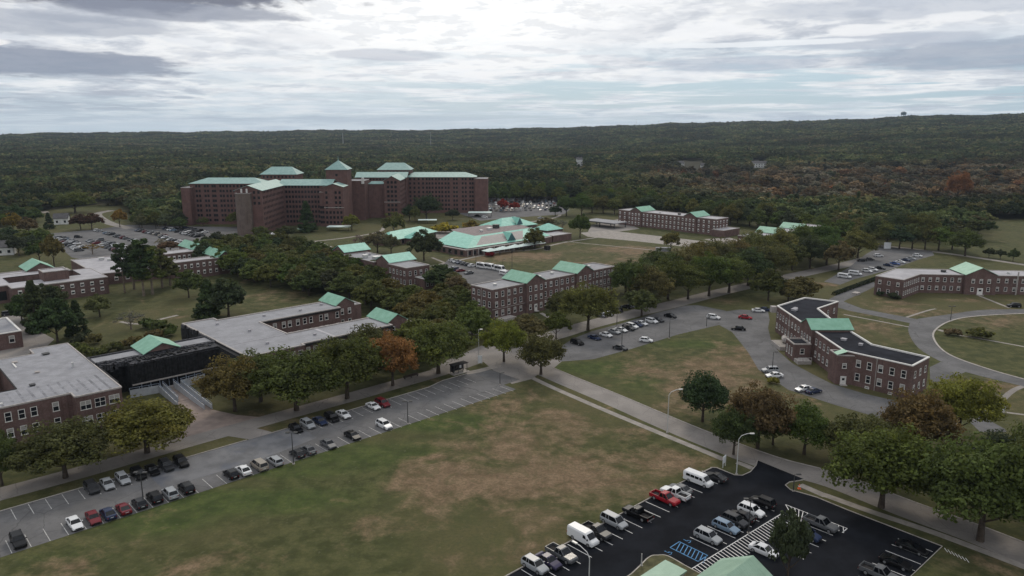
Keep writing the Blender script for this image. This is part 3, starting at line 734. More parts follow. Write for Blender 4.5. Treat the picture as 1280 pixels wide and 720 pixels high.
    def done(s, most=100):
        if s.walls.f: s.walls.build('wall', s.root)
        cx, cy = s.o
        W_ = sorted(s.wins, key=lambda q: (q[0] + cx) ** 2 + (q[1] + cy) ** 2)
        for (x, y, z, a, w, h, st, nm) in W_[:most]:
            fm, pm, pb = win_mesh(w, h, st); f = link(nm, fm, s.root, (x, y, z), a)
            if pb and RW.random() < .45: pm = pb
            if pm: link('pane', pm, f)
        if W_[most:]:
            mb = MB()
            for (x, y, z, a, w, h, st, nm) in W_[most:]:
                ca, sa = math.cos(a), math.sin(a); R = lambda u, v, zz: (x + u * ca - v * sa, y + u * sa + v * ca, z + zz)
                if st in ('sash', 'pair', 'small'):
                    mb.quad(R(-w / 2, -.03, 0), R(w / 2, -.03, 0), R(w / 2, -.03, h), R(-w / 2, -.03, h), M['trim'])
                    mb.quad(R(-w / 2 + .15, -.05, .2), R(w / 2 - .15, -.05, .2), R(w / 2 - .15, -.05, h - .2), R(-w / 2 + .15, -.05, h - .2), M['glass'])
                else: mb.quad(R(-w / 2, -.03, 0), R(w / 2, -.03, 0), R(w / 2, -.03, h), R(-w / 2, -.03, h), M['glass'])
            o = mb.build('windows', s.root); o['kind'] = 'stuff'
        return s.root

# --- three-storey dormitory block in the middle
b = Bld('brick_building', 'three storey brick building with two green gables and grey flat roof in the middle', 'building', (204, 198.7), W)
b.block(170.5, 186.8, 193.0, 204.8, 11.5, 'roof_grey'); b.block(195.3, 214.2, 193.0, 204.8, 11.5, 'roof_grey'); b.block(223.6, 238.2, 193.0, 204.8, 11.5, 'roof_grey')
for s0 in (186.4, 214.0):
    b.gable(s0, s0 + 9.4, 191.9, 205.0, 11.8, 2.6, 't', 'roof_green', oh=.35)
Z3s = (1.5, 4.9, 8.4)
b.row((170.5, 204.8), (170.5, 193), 4, Z3s, m0=1.6, w=1.25, h=2.0); b.row((170.5, 193), (186.4, 193), 5, Z3s, m0=1.9, m1=2.0, w=1.25, h=2.0)
b.row((186.4, 191.9), (195.8, 191.9), 3, Z3s, m0=1.9, w=1.2, h=2.0, skip=((1, 0),)); b.row((195.8, 193), (214, 193), 6, Z3s, m0=1.4, w=1.25, h=2.0)
b.row((214.0, 191.9), (223.4, 191.9), 3, Z3s, m0=1.9, w=1.2, h=2.0, skip=((1, 0),)); b.row((223.4, 193), (238.2, 193), 6, Z3s, m0=1.3, w=1.2, h=2.0)
b.door((186.4, 191.9), (195.8, 191.9), 4.7, z=.5, h=2.6); b.door((214, 191.9), (223.4, 191.9), 4.7, z=.5, h=2.6); b.door((170.5, 204.8), (170.5, 193), 9.6, w=1.8, h=1.8)
for (p, q) in (((170.3, 192.85), (186.4, 192.85)), ((195.8, 192.85), (214, 192.85)), ((223.4, 192.85), (238.2, 192.85))):
    mb = MB(); mb.obox(b.L(p), b.L(q), .08, 4.1, 4.3, M['stone']); b.add('band', mb)
mb = MB(); b.lbox(mb, 172, 179, 189.5, 192.9, 0, .9, M['stone']); b.add('ramp', mb)
for q_ in (7.2, ): b.downpipe((170.5, 193), (186.4, 193), q_, 11.4)
b.downpipe((195.8, 193), (214, 193), 9.0, 11.4); b.downpipe((223.4, 193), (238.2, 193), 7.2, 11.4); b.downpipe((170.5, 204.8), (170.5, 193), 5.9, 11.4)
for a_, t_ in ((177, 199), (199, 198), (208, 200), (230, 200)): b.vent(a_, t_, 11.2)
b.done()

# --- crescent-shaped two-storey building with black roof
b = Bld('crescent_building', 'bent two storey brick building with black roof, white coping and one green gable', 'building', (95, 218))
CP = [(89.3, 192.2), (89.3, 243.8), (103.5, 256.4), (112.8, 250.2), (101.6, 240.0), (100.2, 226), (99.8, 198.2), (109.2, 186.4), (100.9, 179.0)]
b.flat(CP, 9.0, 'roof_black', coping='trim', cw=.4, drop=.35)
g0 = G(1012.5, 408.1, 9.6); g1 = G(1006.7, 394.6, 11.8)
b.gable(88.3, 100.4, 211.6, 219.6, 9.5, 2.2, 's', 'roof_green', oh=.3)
zz = (1.6, 5.3)
b.row((89.3, 243.8), (89.3, 219.8), 9, zz, w=1.1, h=1.8, m0=1.3); b.row((88.3, 219.6), (88.3, 211.2), 4, zz, w=1.0, h=1.8, m0=1.1, skip=((3, 0),)); b.row((89.3, 211.2), (89.3, 195), 6, zz, w=1.1, h=1.8, m0=1.2)
b.row((89.3, 192.2), (100.9, 179.0), 5, zz, w=1.25, h=2.0, m0=4.2, m1=1.9); b.row((100.9, 179.0), (109.2, 186.4), 3, zz, w=1.1, h=1.8, m0=2.2)
b.row((89.3, 192.2), (100.9, 179.0), 2, (.15,), w=1.1, h=.55, at=[7.0, 13.0])
b.row((101.6, 240.0), (112.8, 250.2), 3, (5.3, 1.6), w=1.1, h=1.8, m0=3.0, out=0) 
b.downpipe((89.3, 192.2), (100.9, 179.0), 8.9, 8.9); b.downpipe((89.3, 243.8), (89.3, 219.8), 12.2, 8.9)
# stair tower
b.flat([(87.0, 195.4), (87.0, 190.6), (91.4, 190.0), (91.0, 195.4)], 8.2, 'roof_black', coping='stone', drop=.1)
mb = MB(); P_ = [(86.8, 192.8), (86.8, 190.3), (89.4, 190.0), (89.4, 192.8)]; mb.face([(*b.L(P_[0]), 8.35), (*b.L(P_[1]), 8.35), (*b.L(P_[2]), 9.3), (*b.L(P_[3]), 9.3)], M['roof_green']); b.add('tower_roof', mb)
b.door((87.0, 190.6), (91.4, 190.0), 2.0, h=2.2); b.row((87.0, 190.6), (91.4, 190.0), 1, (4.6,), w=1.1, h=1.4, at=[2.0])
# low annex and loading dock
b.flat([(83.2, 217.5), (83.2, 211.0), (88.25, 211.0), (88.25, 217.5)], 5.2, 'roof_black', coping='stone')
b.row((83.2, 217.5), (83.2, 211.0), 3, (1.4,), w=.7, h=2.4, m0=1.3); b.row((83.2, 211.0), (88.25, 211.0), 1, (2.2,), w=1.3, h=1.6)
mb = MB(); b.lbox(mb, 83.4, 87.4, 207.6, 210.8, 0, 1.0, M['stone']); 
for k in range(5): b.lbox(mb, 83.4 + k * .98, 83.48 + k * .98, 207.6, 207.68, 1, 2.0, M['trim'])
b.lbox(mb, 83.4, 87.4, 207.6, 207.68, 1.95, 2.05, M['trim']); b.add('landing', mb)
mb = MB(); b.lbox(mb, 83.0, 89.2, 221.5, 229.5, 0, 1.15, M['stone']); b.lbox(mb, 83.2, 88.9, 221.8, 229.2, 1.15, 1.2, M['path']); b.add('loading_dock', mb)
b.vent(94, 203, 8.68, 1.2, .5, 'roof_light'); b.vent(96.5, 198, 8.68, .9, .5, 'roof_light'); b.vent(93.0, 238, 8.68, 1.5, .6, 'roof_light'); b.vent(94.5, 241, 8.68, 1.0, .3, 'roof_light')
mb = MB(); b.lbox(mb, 87.6, 89.3, 243.6, 245.6, 6.6, 8.6, M['stone']); b.add('chimney', mb)
b.done()
tk = MB(); tk.tube([(-1.7, 0, 1.1), (-1.5, 0, 1.1), (1.5, 0, 1.1), (1.7, 0, 1.1)], [.5, .9, .9, .5], M['stone'], 12); tk.box(-1.2, -.9, -.6, .6, 0, .5, M['pole_dark']); tk.box(.9, 1.2, -.6, .6, 0, .5, M['pole_dark'])
tag(tk.build('storage_tank', None, (86.2, 226.5, 1.2), 1.3), 'pale rounded tank standing on the loading dock of the black roofed building', 'tank')

# --- grey roofed building on the right edge
b = Bld('brick_building', 'brick building with pale grey roof and one green hip, facing the circle drive', 'building', (190, 309))
b.flat([(150.0, 301.2), (157.2, 292.6), (170.3, 304.6), (187.6, 302.9), (187.9, 304.5), (199.4, 303.2), (199.2, 301.8), (245, 297.4), (246, 309), (177.5, 316.6), (166.6, 317.6)], 7.9, 'roof_light', drop=.15)
b.fr = lambda a, c: (193.5 + a * .995 + c * .1, 301.5 - a * .1 + c * .995); b.gable(-6, 6.2, -.9, 13, 8.3, 2.9, 't', 'roof_green', oh=.35)
z4 = (1.4, 4.9); b.row((-6, -.9), (6.2, -.9), 3, z4, w=1.3, h=1.7, m0=3.0, skip=((1, 0),)); b.door((-6, -.9), (6.2, -.9), 6.1, w=1.9, h=2.6); b.fr = lambda a, c: (a, c)
b.row((150.0, 301.2), (157.2, 292.6), 3, z4, w=1.2, h=1.6, m0=2.0); b.row((157.2, 292.6), (170.3, 304.6), 8, z4, w=1.0, h=1.7, m0=1.3); b.row((170.3, 304.6), (187.6, 302.9), 6, z4, w=1.25, h=1.7, m0=1.3, m1=1.6)
b.row((199.6, 301.7), (245, 297.4), 14, z4, w=1.25, h=1.7, m0=1.6)
b.vent(183, 310, 7.75, 1.6, .8, 'pole_dark'); b.vent(208, 306, 7.75); 
mb = MB(); mb.tube([(*b.L((208.3, 300.3)), 0), (*b.L((208.3, 300.3)), 9.6)], .28, M['stone'], 8); b.add('flue', mb)
b.done()

# --- grey roofed wing at the lower left
b = Bld('brick_building', 'two storey brick building with a large streaked grey roof at the lower left corner', 'building', (25, 205), W)
LF = [(-12, 184.4), (35.8, 184.4), (35.8, 181.0), (45.3, 181.0), (45.3, 230), (36.3, 230), (36.3, 224.6), (-12, 224.6)]
M['roof_dirt'] = mat('dirty_roof', (.18, .18, .195), .85, .3, .5)
M['roof_streak'] = mat('streaked_roof', (.24, .24, .255), .8, .12, .35, n2=(.8, .5, (.18, .18, .20)))
court = (8.0, 27.3, 195.8, 216.3)
def ring_roof(b, outer, hole, h, roof, drop=.25):
    """flat roof with a rectangular light well: walls outside and inside"""
    P = ccw([b.L(p) for p in outer]); n = len(P)
    s0, s1, t0, t1 = hole; Hh = [b.L(p) for p in ((s0, t0), (s1, t0), (s1, t1), (s0, t1))]
    for i in range(n): a, c = P[i], P[(i + 1) % n]; b.walls.quad((*a, 0), (*c, 0), (*c, h), (*a, h), b.brick)
    for i in range(4): a, c = Hh[i], Hh[(i + 1) % 4]; b.walls.quad((*c, 0), (*a, 0), (*a, h), (*c, h), b.brick)
    tess = tessellate_polygon([[Vector((*p, 0)) for p in P], [Vector((*p, 0)) for p in Hh]]); V = P + Hh; r = MB()
    for t in tess: r.face([(*V[i], h - .02) for i in t], M[roof])
    r.build('roof', b.root); c = MB()
    for a, d in zip(P, P[1:] + P[:1]): c.obox(a, d, .34, h - .25, h + .1, M['stone'])
    for a, d in zip(Hh, Hh[1:] + Hh[:1]): c.obox(a, d, .3, h - .02, h + .12, M['near_black'])
    c.build('coping', b.root)
ring_roof(b, LF, court, 9.0, 'roof_streak')
# raised seams of the roof covering
mb = MB()
for k in range(22): b.lbox(mb, -8 + k * 2.05, -7.5 + k * 2.05, 184.9, 194.6, 8.98, 9.0, M['roof_dirt'])
for k in range(4): b.lbox(mb, 37 + k * 2.0, 37.5 + k * 2.0, 181.5, 194.6, 8.98, 9.0, M['roof_dirt'])
b.add('roof_seams', mb)
zz = (1.9, 5.6)
b.row((-12, 184.4), (35.8, 184.4), 0, zz, w=1.3, h=2.1, at=[28.3, 31.0, 33.9 + 1.6, 38.0, 40.3, 43.9 + .6, 25.2, 21.6, 18.0]); b.row((35.8, 181.0), (45.3, 181.0), 3, zz, w=2.2, h=2.0, style='pair', m0=1.9, m1=1.7)
b.row((-12, 184.4), (35.8, 184.4), 0, (.1,), w=1.2, h=.7, at=[32.0, 26])
b.row((45.3, 181.0), (45.3, 204.0), 6, zz, w=1.2, h=2.0, m0=2)
b.vent(30.5, 196, 8.98, 1.0, .35, 'pole_dark'); b.vent(33.4, 206, 8.98, .8, .3, 'stone'); b.vent(31, 219, 8.98, 1.0, .3, 'stone'); b.vent(41, 205, 8.98, .5, 1.2); b.vent(38.5, 222, 8.98, 1.4, .3, 'pole_dark')
mb = MB(); b.lbox(mb, 30.3, 30.65, 214, 219, 9.0, 9.18, M['trim']); b.lbox(mb, 21.5, 23.2, 186.8, 187.4, 9.0, 9.2, M['trim']); b.add('roof_kerb', mb)
b.done()

# --- link between the two wings, wrapped in black netting
b = Bld('link_building', 'entrance building wrapped in black netting with a green gable and pale entrance ramps', 'building', (61, 206), W, brick='net')
b.flat([(45.45, 204.0), (76.3, 204.0), (76.3, 211.0), (45.45, 211.0)], 9.1, 'roof_grey', coping='net_grey', cw=.5)
b.brick = M['brick']; b.gable(57.4, 66.6, 203.6, 213.6, 9.3, 2.1, 't', 'roof_green', z0=8.6, oh=.4); b.brick = M['net']
mb = MB(); rg = random.Random(5)
for k in range(40):                                   # torn netting bunched along the parapet and over the lower storey
    s0 = 46 + k * .74; b.lbox(mb, s0, s0 + .9, 203.2 - rg.random() * .5, 203.95, 8.1 + rg.random() * .5, 9.0 + rg.random() * .45, M['net_grey'])
for k in range(16):
    s0 = 46 + k * .6; b.lbox(mb, s0, s0 + .7, 201.2 + rg.random(), 203.9, 6.6 + rg.random() * 1.4, 8.6 + rg.random() * .5, M['net_grey'])
b.lbox(mb, 57.8, 66.2, 203.4, 203.55, 8.9, 9.5, M['net'])
b.add('torn_netting', mb)
mb = MB(); b.lbox(mb, 52.6, 75.4, 199.1, 199.3, 3.2, 8.5, M['net']); b.lbox(mb, 52.4, 52.6, 199.1, 204, 0, 8.3, M['net'])
for k in range(30):      # bunched folds of the netting
    s0 = 52.7 + k * .76; b.lbox(mb, s0, s0 + .35, 198.98 - rg.random() * .12, 199.12, 3.3, 8.4 + rg.random() * .3, M['net'])
b.add('scaffold_netting', mb)
mb = MB(); mb.face([b.L3(52.6, 199.1, 8.5), b.L3(75.4, 199.1, 8.8), b.L3(75.4, 203.9, 8.9), b.L3(52.6, 203.9, 8.7)], M['net_grey'])
for k in range(34): s0 = 52.8 + k * .66; b.lbox(mb, s0, s0 + .5, 199.4 + rg.random() * 3, 200.4 + rg.random() * 3, 8.6, 8.85 + rg.random() * .3, M['net'])
b.add('scaffold_top', mb)
mb = MB(); b.lbox(mb, 52.4, 75.6, 198.7, 199.4, 2.95, 3.2, M['net_grey']); b.lbox(mb, 52.4, 75.6, 198.62, 198.72, 2.9, 3.26, M['stone']); b.lbox(mb, 52.4, 75.6, 198.9, 199.05, 8.2, 8.32, M['net_grey'])
for k in range(9): b.lbox(mb, 53 + k * 2.75, 53.2 + k * 2.75, 199.3, 199.5, 0, 2.95, M['net'])
b.add('porch', mb)
mb = MB(); b.lbox(mb, 45.6, 46.4, 186.5, 203.9, 0, 8.5, M['net']); b.lbox(mb, 75.2, 76.2, 186, 203.9, 0, 8.6, M['net']); b.add('side_netting', mb)
mb = MB()
for k in range(10): b.lbox(mb, 52.8 + k * 2.25, 54.7 + k * 2.25, 199.75, 199.85, .5, 2.9, M['glass']); b.lbox(mb, 54.75 + k * 2.25, 54.95 + k * 2.25, 199.7, 199.85, .3, 2.95, M['blue_steel'])
b.add('entrance_glazing', mb)
mb = MB(); b.lbox(mb, 52.6, 75.5, 198.6, 203.8, 0, .5, M['stone']); b.lbox(mb, 59.7, 62.2, 187, 198.6, 0, .1, M['walk'])
for k in range(6): b.lbox(mb, 59.7, 62.2, 198.6 - (k + 1) * .32, 198.6 - k * .32, 0, .5 - (k + 1) * .07, M['path'])
b.add('entrance_steps', mb)
M['rampwall'] = mat('ramp_wall', (.36, .37, .39), .7, .1, 1)
mb = MB()
def rail(p, q, z0, z1, th=.18, h=1.05):
    a, c = b.L(p), b.L(q); dx, dy = c[0] - a[0], c[1] - a[1]; l = math.hypot(dx, dy); nx, ny = -dy / l * th / 2, dx / l * th / 2
    mb.hexa([(a[0] - nx, a[1] - ny, 0), (c[0] - nx, c[1] - ny, 0), (c[0] + nx, c[1] + ny, 0), (a[0] + nx, a[1] + ny, 0), (a[0] - nx, a[1] - ny, z0 + h), (c[0] - nx, c[1] - ny, z1 + h), (c[0] + nx, c[1] + ny, z1 + h), (a[0] + nx, a[1] + ny, z0 + h)], M['rampwall'])
    n = max(1, int(l / 2.2))
    for k in range(n + 1):
        f = k / n; x, y, z = a[0] + dx * f, a[1] + dy * f, z0 + (z1 - z0) * f + h; mb.box(x - .06, x + .06, y - .06, y + .06, z, z + .55, M['blue_steel'])
    mb.tube([(a[0], a[1], z0 + h + .5), (c[0], c[1], z1 + h + .5)], .05, M['blue_steel'], 5)
rail((51.5, 198.3), (58.2, 197.2), 1.0, 1.0); rail((58.2, 197.2), (58.1, 183.5), 1.0, 0); rail((59.6, 198.3), (59.6, 187.5), 1.0, 0)
rail((62.3, 198.3), (62.3, 177.2), 1.0, 0); rail((63.8, 197.4), (63.8, 176.4), 1.0, 0); rail((63.8, 197.4), (70.5, 198.3), 1.0, 1.0)
b.add('ramp_walls', mb)
b.done()

# --- big grey E-shaped building
b = Bld('brick_building', 'long brick building with wide grey roof, narrow open court and two small green gables', 'building', (100, 205), W)
E_ = [(76.5, 183.6), (93, 183.6), (93, 185.0), (122.8, 185.0), (122.8, 197.6), (94.8, 197.8), (94.8, 215.6), (122.8, 215.6), (122.8, 227.2), (86.2, 227.2), (86.2, 230.3), (76.5, 230.3)]
b.flat(E_, 9.0, 'roof_grey', coping='stone', cw=.4, drop=.22)
b.gable(122.6, 129.6, 187.2, 198.6, 9.2, 2.1, 't', 'roof_green', oh=.35); b.gable(122.6, 129.6, 218.2, 229.2, 9.2, 2.1, 't', 'roof_green', oh=.35)
b.flat([(129.6, 219.5), (133, 219.5), (133, 226), (129.6, 226)], 8.0, 'roof_light'); b.flat([(129.6, 188.6), (132.6, 188.6), (132.6, 195), (129.6, 195)], 7.6, 'roof_light')
zz = (1.9, 5.7)
b.row((94.8, 215.6), (122.8, 215.6), 0, zz, w=1.25, h=2.0, at=[1.5, 4.6, 7.6, 9.6, 12.4, 14.8, 17.0, 20.6, 22.6, 26.6]); b.row((76.5, 183.6), (93, 183.6), 7, zz, w=1.3, h=2.0, m0=1.4)
b.row((93, 185.0), (122.8, 185.0), 13, zz, w=1.2, h=2.0, m0=1.6); b.row((122.8, 218.2), (129.6, 218.2), 2, zz, w=1.2, h=2.0, m0=2.0); b.row((122.6, 187.2), (129.6, 187.2), 2, zz, w=1.2, h=2.0, m0=1.9)
b.row((76.5, 210.9), (76.5, 183.6), 0, zz, w=1.2, h=2, at=[22, 25])
mb = MB(); b.lbox(mb, 76.1, 76.45, 211.2, 230.3, .3, 8.7, M['net_grey']); b.lbox(mb, 76.2, 76.45, 184, 203, 6.9, 8.9, M['net'])
rg = random.Random(8)
for k in range(24): t0 = 211 + k * .8; b.lbox(mb, 75.7 + rg.random() * .3, 76.4, t0, t0 + .9, rg.random() * 3, 7 + rg.random() * 2.4, M['net'])
b.add('netting', mb)
mb = MB(); b.lbox(mb, 93, 122.6, 184.5, 184.98, 8.2, 8.75, M['near_black']); b.lbox(mb, 94.8, 122.6, 215.05, 215.58, 8.3, 8.8, M['near_black']); b.add('gutter', mb)
mb = MB(); b.lbox(mb, 103, 104, 186, 197.4, 8.78, 8.84, M['roof_light']); b.lbox(mb, 78, 95, 197.6, 197.9, 8.78, 8.86, M['roof_light']); b.lbox(mb, 94.0, 94.35, 198, 214.5, 8.78, 8.86, M['roof_light']); b.add('roof_patch', mb)
for p in ((88, 208), (84, 222), (99, 222), (111, 221), (120, 223.5), (100, 191), (86, 192), (115, 190)): b.vent(*p, 8.78, .7, .5, 'roof_light')
b.done()

# --- small flat building, left edge
b = Bld('brick_building', 'single storey flat roofed brick building with one white window on the left edge', 'building', (30, 280), W)
b.flat([(10, 270.2), (41.2, 270.2), (41.2, 293), (10, 293)], 5.3, 'roof_grey', coping='trim', cw=.5); b.row((10, 270.2), (41.2, 270.2), 0, (2.0,), w=1.5, h=2.2, at=[28.4, 20, 12]); b.done()

# --- ring building at the left with inner court
b = Bld('brick_building', 'low ring shaped brick building with dark inner court and raised brick block', 'building', (60, 350), W)
ring_roof(b, [(10, 345), (50.2, 345), (50.2, 336.6), (84, 336.6), (84, 363.6), (76.5, 363.6), (76.5, 370.6), (10, 370.6)], (51.6, 77, 349.6, 362.8), 7.0, 'roof_light')
b.block(62.4, 71.4, 343.2, 352.0, 10.8, 'roof_light'); b.gable(61.8, 72.0, 371.5, 386.5, 7.6, 2.8, 't', 'roof_green'); b.flat([(50, 370.7), (61.7, 370.7), (61.7, 377), (50, 377)], 7.0, 'roof_light')
b.row((50.2, 336.6), (84, 336.6), 9, (1.6, 4.3), w=1.4, h=1.6, m0=2.5, style='small'); b.row((84, 336.6), (84, 363.6), 6, (1.6, 4.3), w=1.3, h=1.6, style='small'); b.row((30, 345), (50.2, 345), 3, (1.2,), w=2.6, h=3.6, style='hole', m0=2); b.done()
b = Bld('flat_roof_hall', 'low hall with a wide pale flat roof in front of the crowded left car park', 'building', (97, 380), W)
b.flat([(84.6, 356.2), (118, 354), (119, 404), (85.8, 405)], 5.2, 'roof_light'); b.row((84.6, 356.2), (118, 354), 7, (1.5,), w=1.6, h=1.8, style='small', m0=3)
b.vent(97, 396, 5, 2.0, 1.0); b.vent(99, 391, 5, 1.4, .8); b.vent(104, 380, 5, 1, .6); b.done()

# --- pair of wings with small green caps behind the pines
b = Bld('brick_building', 'brick building with two white roofed wings and small green gables behind the tall pines', 'building', (128, 365), W)
b.block(114, 133.8, 344.6, 352.6, 8.2, 'roof_light'); b.block(119, 133.8, 371.8, 382.6, 8.2, 'roof_light'); b.block(112, 118.8, 352.8, 390, 7.2, 'roof_light')
b.gable(133.8, 140.4, 345.4, 363.4, 8.4, 2.4, 't', 'roof_green'); b.gable(133.8, 140.4, 376.2, 396, 8.4, 2.4, 't', 'roof_green'); b.flat([(140.4, 347), (144, 347), (144, 354), (140.4, 354)], 7.4, 'roof_light')
b.row((114, 344.6), (133.8, 344.6), 7, (1.6, 5.0), w=1.2, h=1.9, style='small'); b.row((119, 371.8), (133.8, 371.8), 6, (1.6, 5.0), w=1.2, h=1.9, style='small'); b.row((133.8, 345.4), (140.4, 345.4), 2, (1.6, 5.0), w=1.2, h=1.9, style='small', m0=2); b.done()

# --- building with two teal roofs among the trees
b = Bld('brick_building', 'two storey brick building with two bright teal roofs rising out of the dense trees', 'building', (187, 290), W)
b.block(180.2, 192.4, 259.4, 273.4, 9.0, 'roof_grey'); b.block(179.8, 193, 284.4, 311.5, 8.4, 'roof_grey'); b.gable(181, 195.4, 273.6, 284.2, 9.3, 2.6, 's', 'roof_teal', oh=.3); b.gable(181, 195.4, 311.7, 322.4, 9.3, 2.6, 's', 'roof_teal', oh=.3)
b.flat([(184.5, 252.5), (192.0, 252.5), (192.0, 259.3), (184.5, 259.3)], 4.6, 'roof_grey', coping='trim'); b.block(172, 179.7, 311, 320, 7.5, 'roof_light')
b.row((180.2, 259.4), (192.4, 259.4), 4, (1.6, 5.4), w=1.2, h=2.0, m0=1.8); b.row((180.2, 273.4), (180.2, 259.4), 5, (1.6, 5.4), w=1.2, h=2.0, m0=1.6); b.row((184.5, 252.5), (192.0, 252.5), 3, (1.3,), w=1.1, h=1.9)
b.row((181, 322.4), (181, 311.7), 3, (1.6, 5.4), w=1.2, h=2, m0=2); b.vent(185, 290, 8.1, 3.0, 1.6); b.vent(184, 298, 8.1, 2.0, 1.4); b.vent(189, 304, 8.1, 2.2, .8, 'roof_light'); b.vent(190, 293, 8.1, 3, .9, 'roof_light'); b.done()

# --- low recreation centre with the wide teal roof
b = Bld('recreation_centre', 'wide single storey brick centre under a broad teal hipped roof beside the sports field', 'building', (285, 325), W)
b.flat([(249.6, 304.2), (300.5, 304.2), (321, 309), (321, 338), (318, 350), (262, 350), (249.6, 336)], 3.7, 'path', coping='stone', cw=1.2)
def slab(b, name, pts, m):
    mb = MB(); mb.face([b.L3(*p) for p in pts], M[m]); mb.face([b.L3(p[0], p[1], p[2] - .15) for p in reversed(pts)], M['stone']); return b.add(name, mb)
z0, z1_ = 3.9, 8.2
slab(b, 'roof', [(253, 307, z0), (303, 307.6, z0), (316, 321.5, z1_), (268, 318, z1_)], 'roof_teal'); slab(b, 'roof', [(253, 336, z0), (253, 307, z0), (268, 318, z1_), (272, 342, z1_)], 'roof_teal')
slab(b, 'roof', [(303, 307.6, z0), (322, 311, z0), (322, 335, z1_), (316, 321.5, z1_)], 'roof_teal')
mb = MB(); mb.face([b.L3(*p) for p in ((268, 318, 7.9), (316, 321.5, 7.9), (322, 335, 7.9), (316, 352, 7.9), (276, 350, 7.9), (272, 342, 7.9))], mat('gravel_roof', (.20, .165, .16), .9, .2, .5)); b.add('flat_roof', mb)
mb = MB(); P_ = [b.L(p) for p in ((269, 319), (315, 322), (321, 335), (315, 351), (277, 349), (273, 341))]; mb.prism(P_, 3.2, 7.85, b.brick); b.add('core_wall', mb)
b.hip(306, 337, 338, 358, 7.0, 4.8, 'roof_teal', z0=0); b.hip(330, 344, 322, 334, 5.0, 3.5, 'roof_teal')
M['dormer'] = mat('slate_dormer', (.05, .12, .13), .6, .1, 2)
for (a0, t0, zb, wd) in ((288, 309.0, 4.6, 3.3), (322, 338, 8.0, 2.6)):      # triangular gablets on the slope
    mb = MB(); mb.face([b.L3(a0 - wd, t0, zb), b.L3(a0 + wd, t0, zb), b.L3(a0, t0, zb + 4.4)], M['dormer'])
    mb.face([b.L3(a0 - wd, t0, zb), b.L3(a0, t0, zb + 4.4), b.L3(a0, t0 + 8, zb + 4.4)], M['roof_teal']); mb.face([b.L3(a0, t0, zb + 4.4), b.L3(a0 + wd, t0, zb), b.L3(a0, t0 + 8, zb + 4.4)], M['roof_teal']); b.add('gablet', mb)
b.row((249.6, 304.2), (300.5, 304.2), 13, (.6,), w=1.9, h=2.3, style='hole', m0=3); b.row((249.6, 336), (249.6, 304.2), 6, (.6,), w=2.4, h=2.3, style='hole', m0=3)
mb = MB()
for k in range(14): b.lbox(mb, 251 + k * 3.8, 251.4 + k * 3.8, 303.9, 304.18, 0, 3.5, M['stone'])
b.add('pilasters', mb); b.vent(300, 336, 7.9, 3.0, 2.2, 'pole_dark'); b.vent(292, 333, 7.9, 2.4, 1.2); b.vent(283, 330, 7.9, 1.6, 1.0); b.done()
b = Bld('brick_annex', 'low flat roofed brick annex at the right end of the teal roofed centre', 'building', (327, 320), W)
b.block(321.6, 338, 308.6, 329, 4.0, 'roof_light', cw=.6); b.done()
b = Bld('teal_roofed_wing', 'narrow single storey wing with a teal hipped roof left of the round dark tree', 'building', (246, 358), lambda a, c: (lambda q: (q[0] + a * .50 - c * .866, q[1] + a * .866 + c * .50))(G(507, 301)))
b.root.location = (*b.fr(0, 0), 0); b.o = b.fr(0, 0)
b.hip(-22, 22, -7, 7, 3.6, 3.8, 'roof_teal', oh=1.0); b.hip(-10, 0, -18, -6, 3.6, 3.4, 'roof_teal', oh=.8, name='porch_roof'); b.row((-22, -7), (22, -7), 10, (.6,), w=2, h=2.2, style='hole'); b.done()

# --- three-storey blocks beyond the sports field
def dorm(name, label, s0, s1, t0, t1, h, gab, axis, face, cols, rows, gw, base):
    b = Bld(name, label, 'building', base, W)
    if axis == 's':     # long along t, ridge of the gables along s
        cuts = [t0] + [q for g in gab for q in (g, g + gw)] + [t1]
        for i in range(0, len(cuts), 2): b.block(s0, s1, cuts[i], cuts[i + 1], h, 'roof_light', cw=.3)
        for g in gab: b.gable(s0 - .9, s1 + .2, g, g + gw, h + .3, 2.6, 's', 'roof_green', oh=.4)
        for i in range(0, len(cuts), 2):
            n = max(2, int((cuts[i + 1] - cuts[i]) / 3.0)); b.row((s0, cuts[i + 1]), (s0, cuts[i]), n, rows, w=1.2, h=1.8, style='small', m0=1.4)
        for g in gab: b.row((s0 - .9, g + gw), (s0 - .9, g), 3, rows, w=1.2, h=1.8, style='small', m0=2)
        b.row((s0, t0), (s1, t0), 4, rows, w=1.2, h=1.8, style='small')
    else:
        cuts = [s0] + [q for g in gab for q in (g, g + gw)] + [s1]
        for i in range(0, len(cuts), 2): b.block(cuts[i], cuts[i + 1], t0, t1, h, 'roof_light', cw=.3)
        for g in gab: b.gable(g, g + gw, t0 - .9, t1 + .2, h + .3, 2.6, 't', 'roof_green', oh=.4)
        for i in range(0, len(cuts), 2): b.row((cuts[i], t0), (cuts[i + 1], t0), max(2, int((cuts[i + 1] - cuts[i]) / 3.0)), rows, w=1.2, h=1.8, style='small', m0=1.4)
        for g in gab: b.row((g, t0 - .9), (g + gw, t0 - .9), 3, rows, w=1.2, h=1.8, style='small', m0=2)
        b.row((s0, t1), (s0, t0), 4, rows, w=1.2, h=1.8, style='small')
    return b
b = dorm('brick_building', 'three storey brick building with two green gables beyond the sports field', 418.6, 433, 257.5, 337, 10.5, (271.8, 316.2), 's', 0, 0, (1.4, 4.4, 7.4), 9.6, (425, 298))
b.block(414, 433, 249.0, 257.3, 4.5, 'roof_light'); b.vent(425, 290, 10.2, 1.5, 1.0, 'pole_dark'); b.vent(424, 305, 10.2); 
b.done()
b = dorm('brick_building', 'low brick building with two green gables half hidden by trees', 379.4, 458, 206.4, 219, 8.0, (400, 428.2), 't', 0, 0, (1.2, 4.4), 9.3, (420, 212)); b.done()
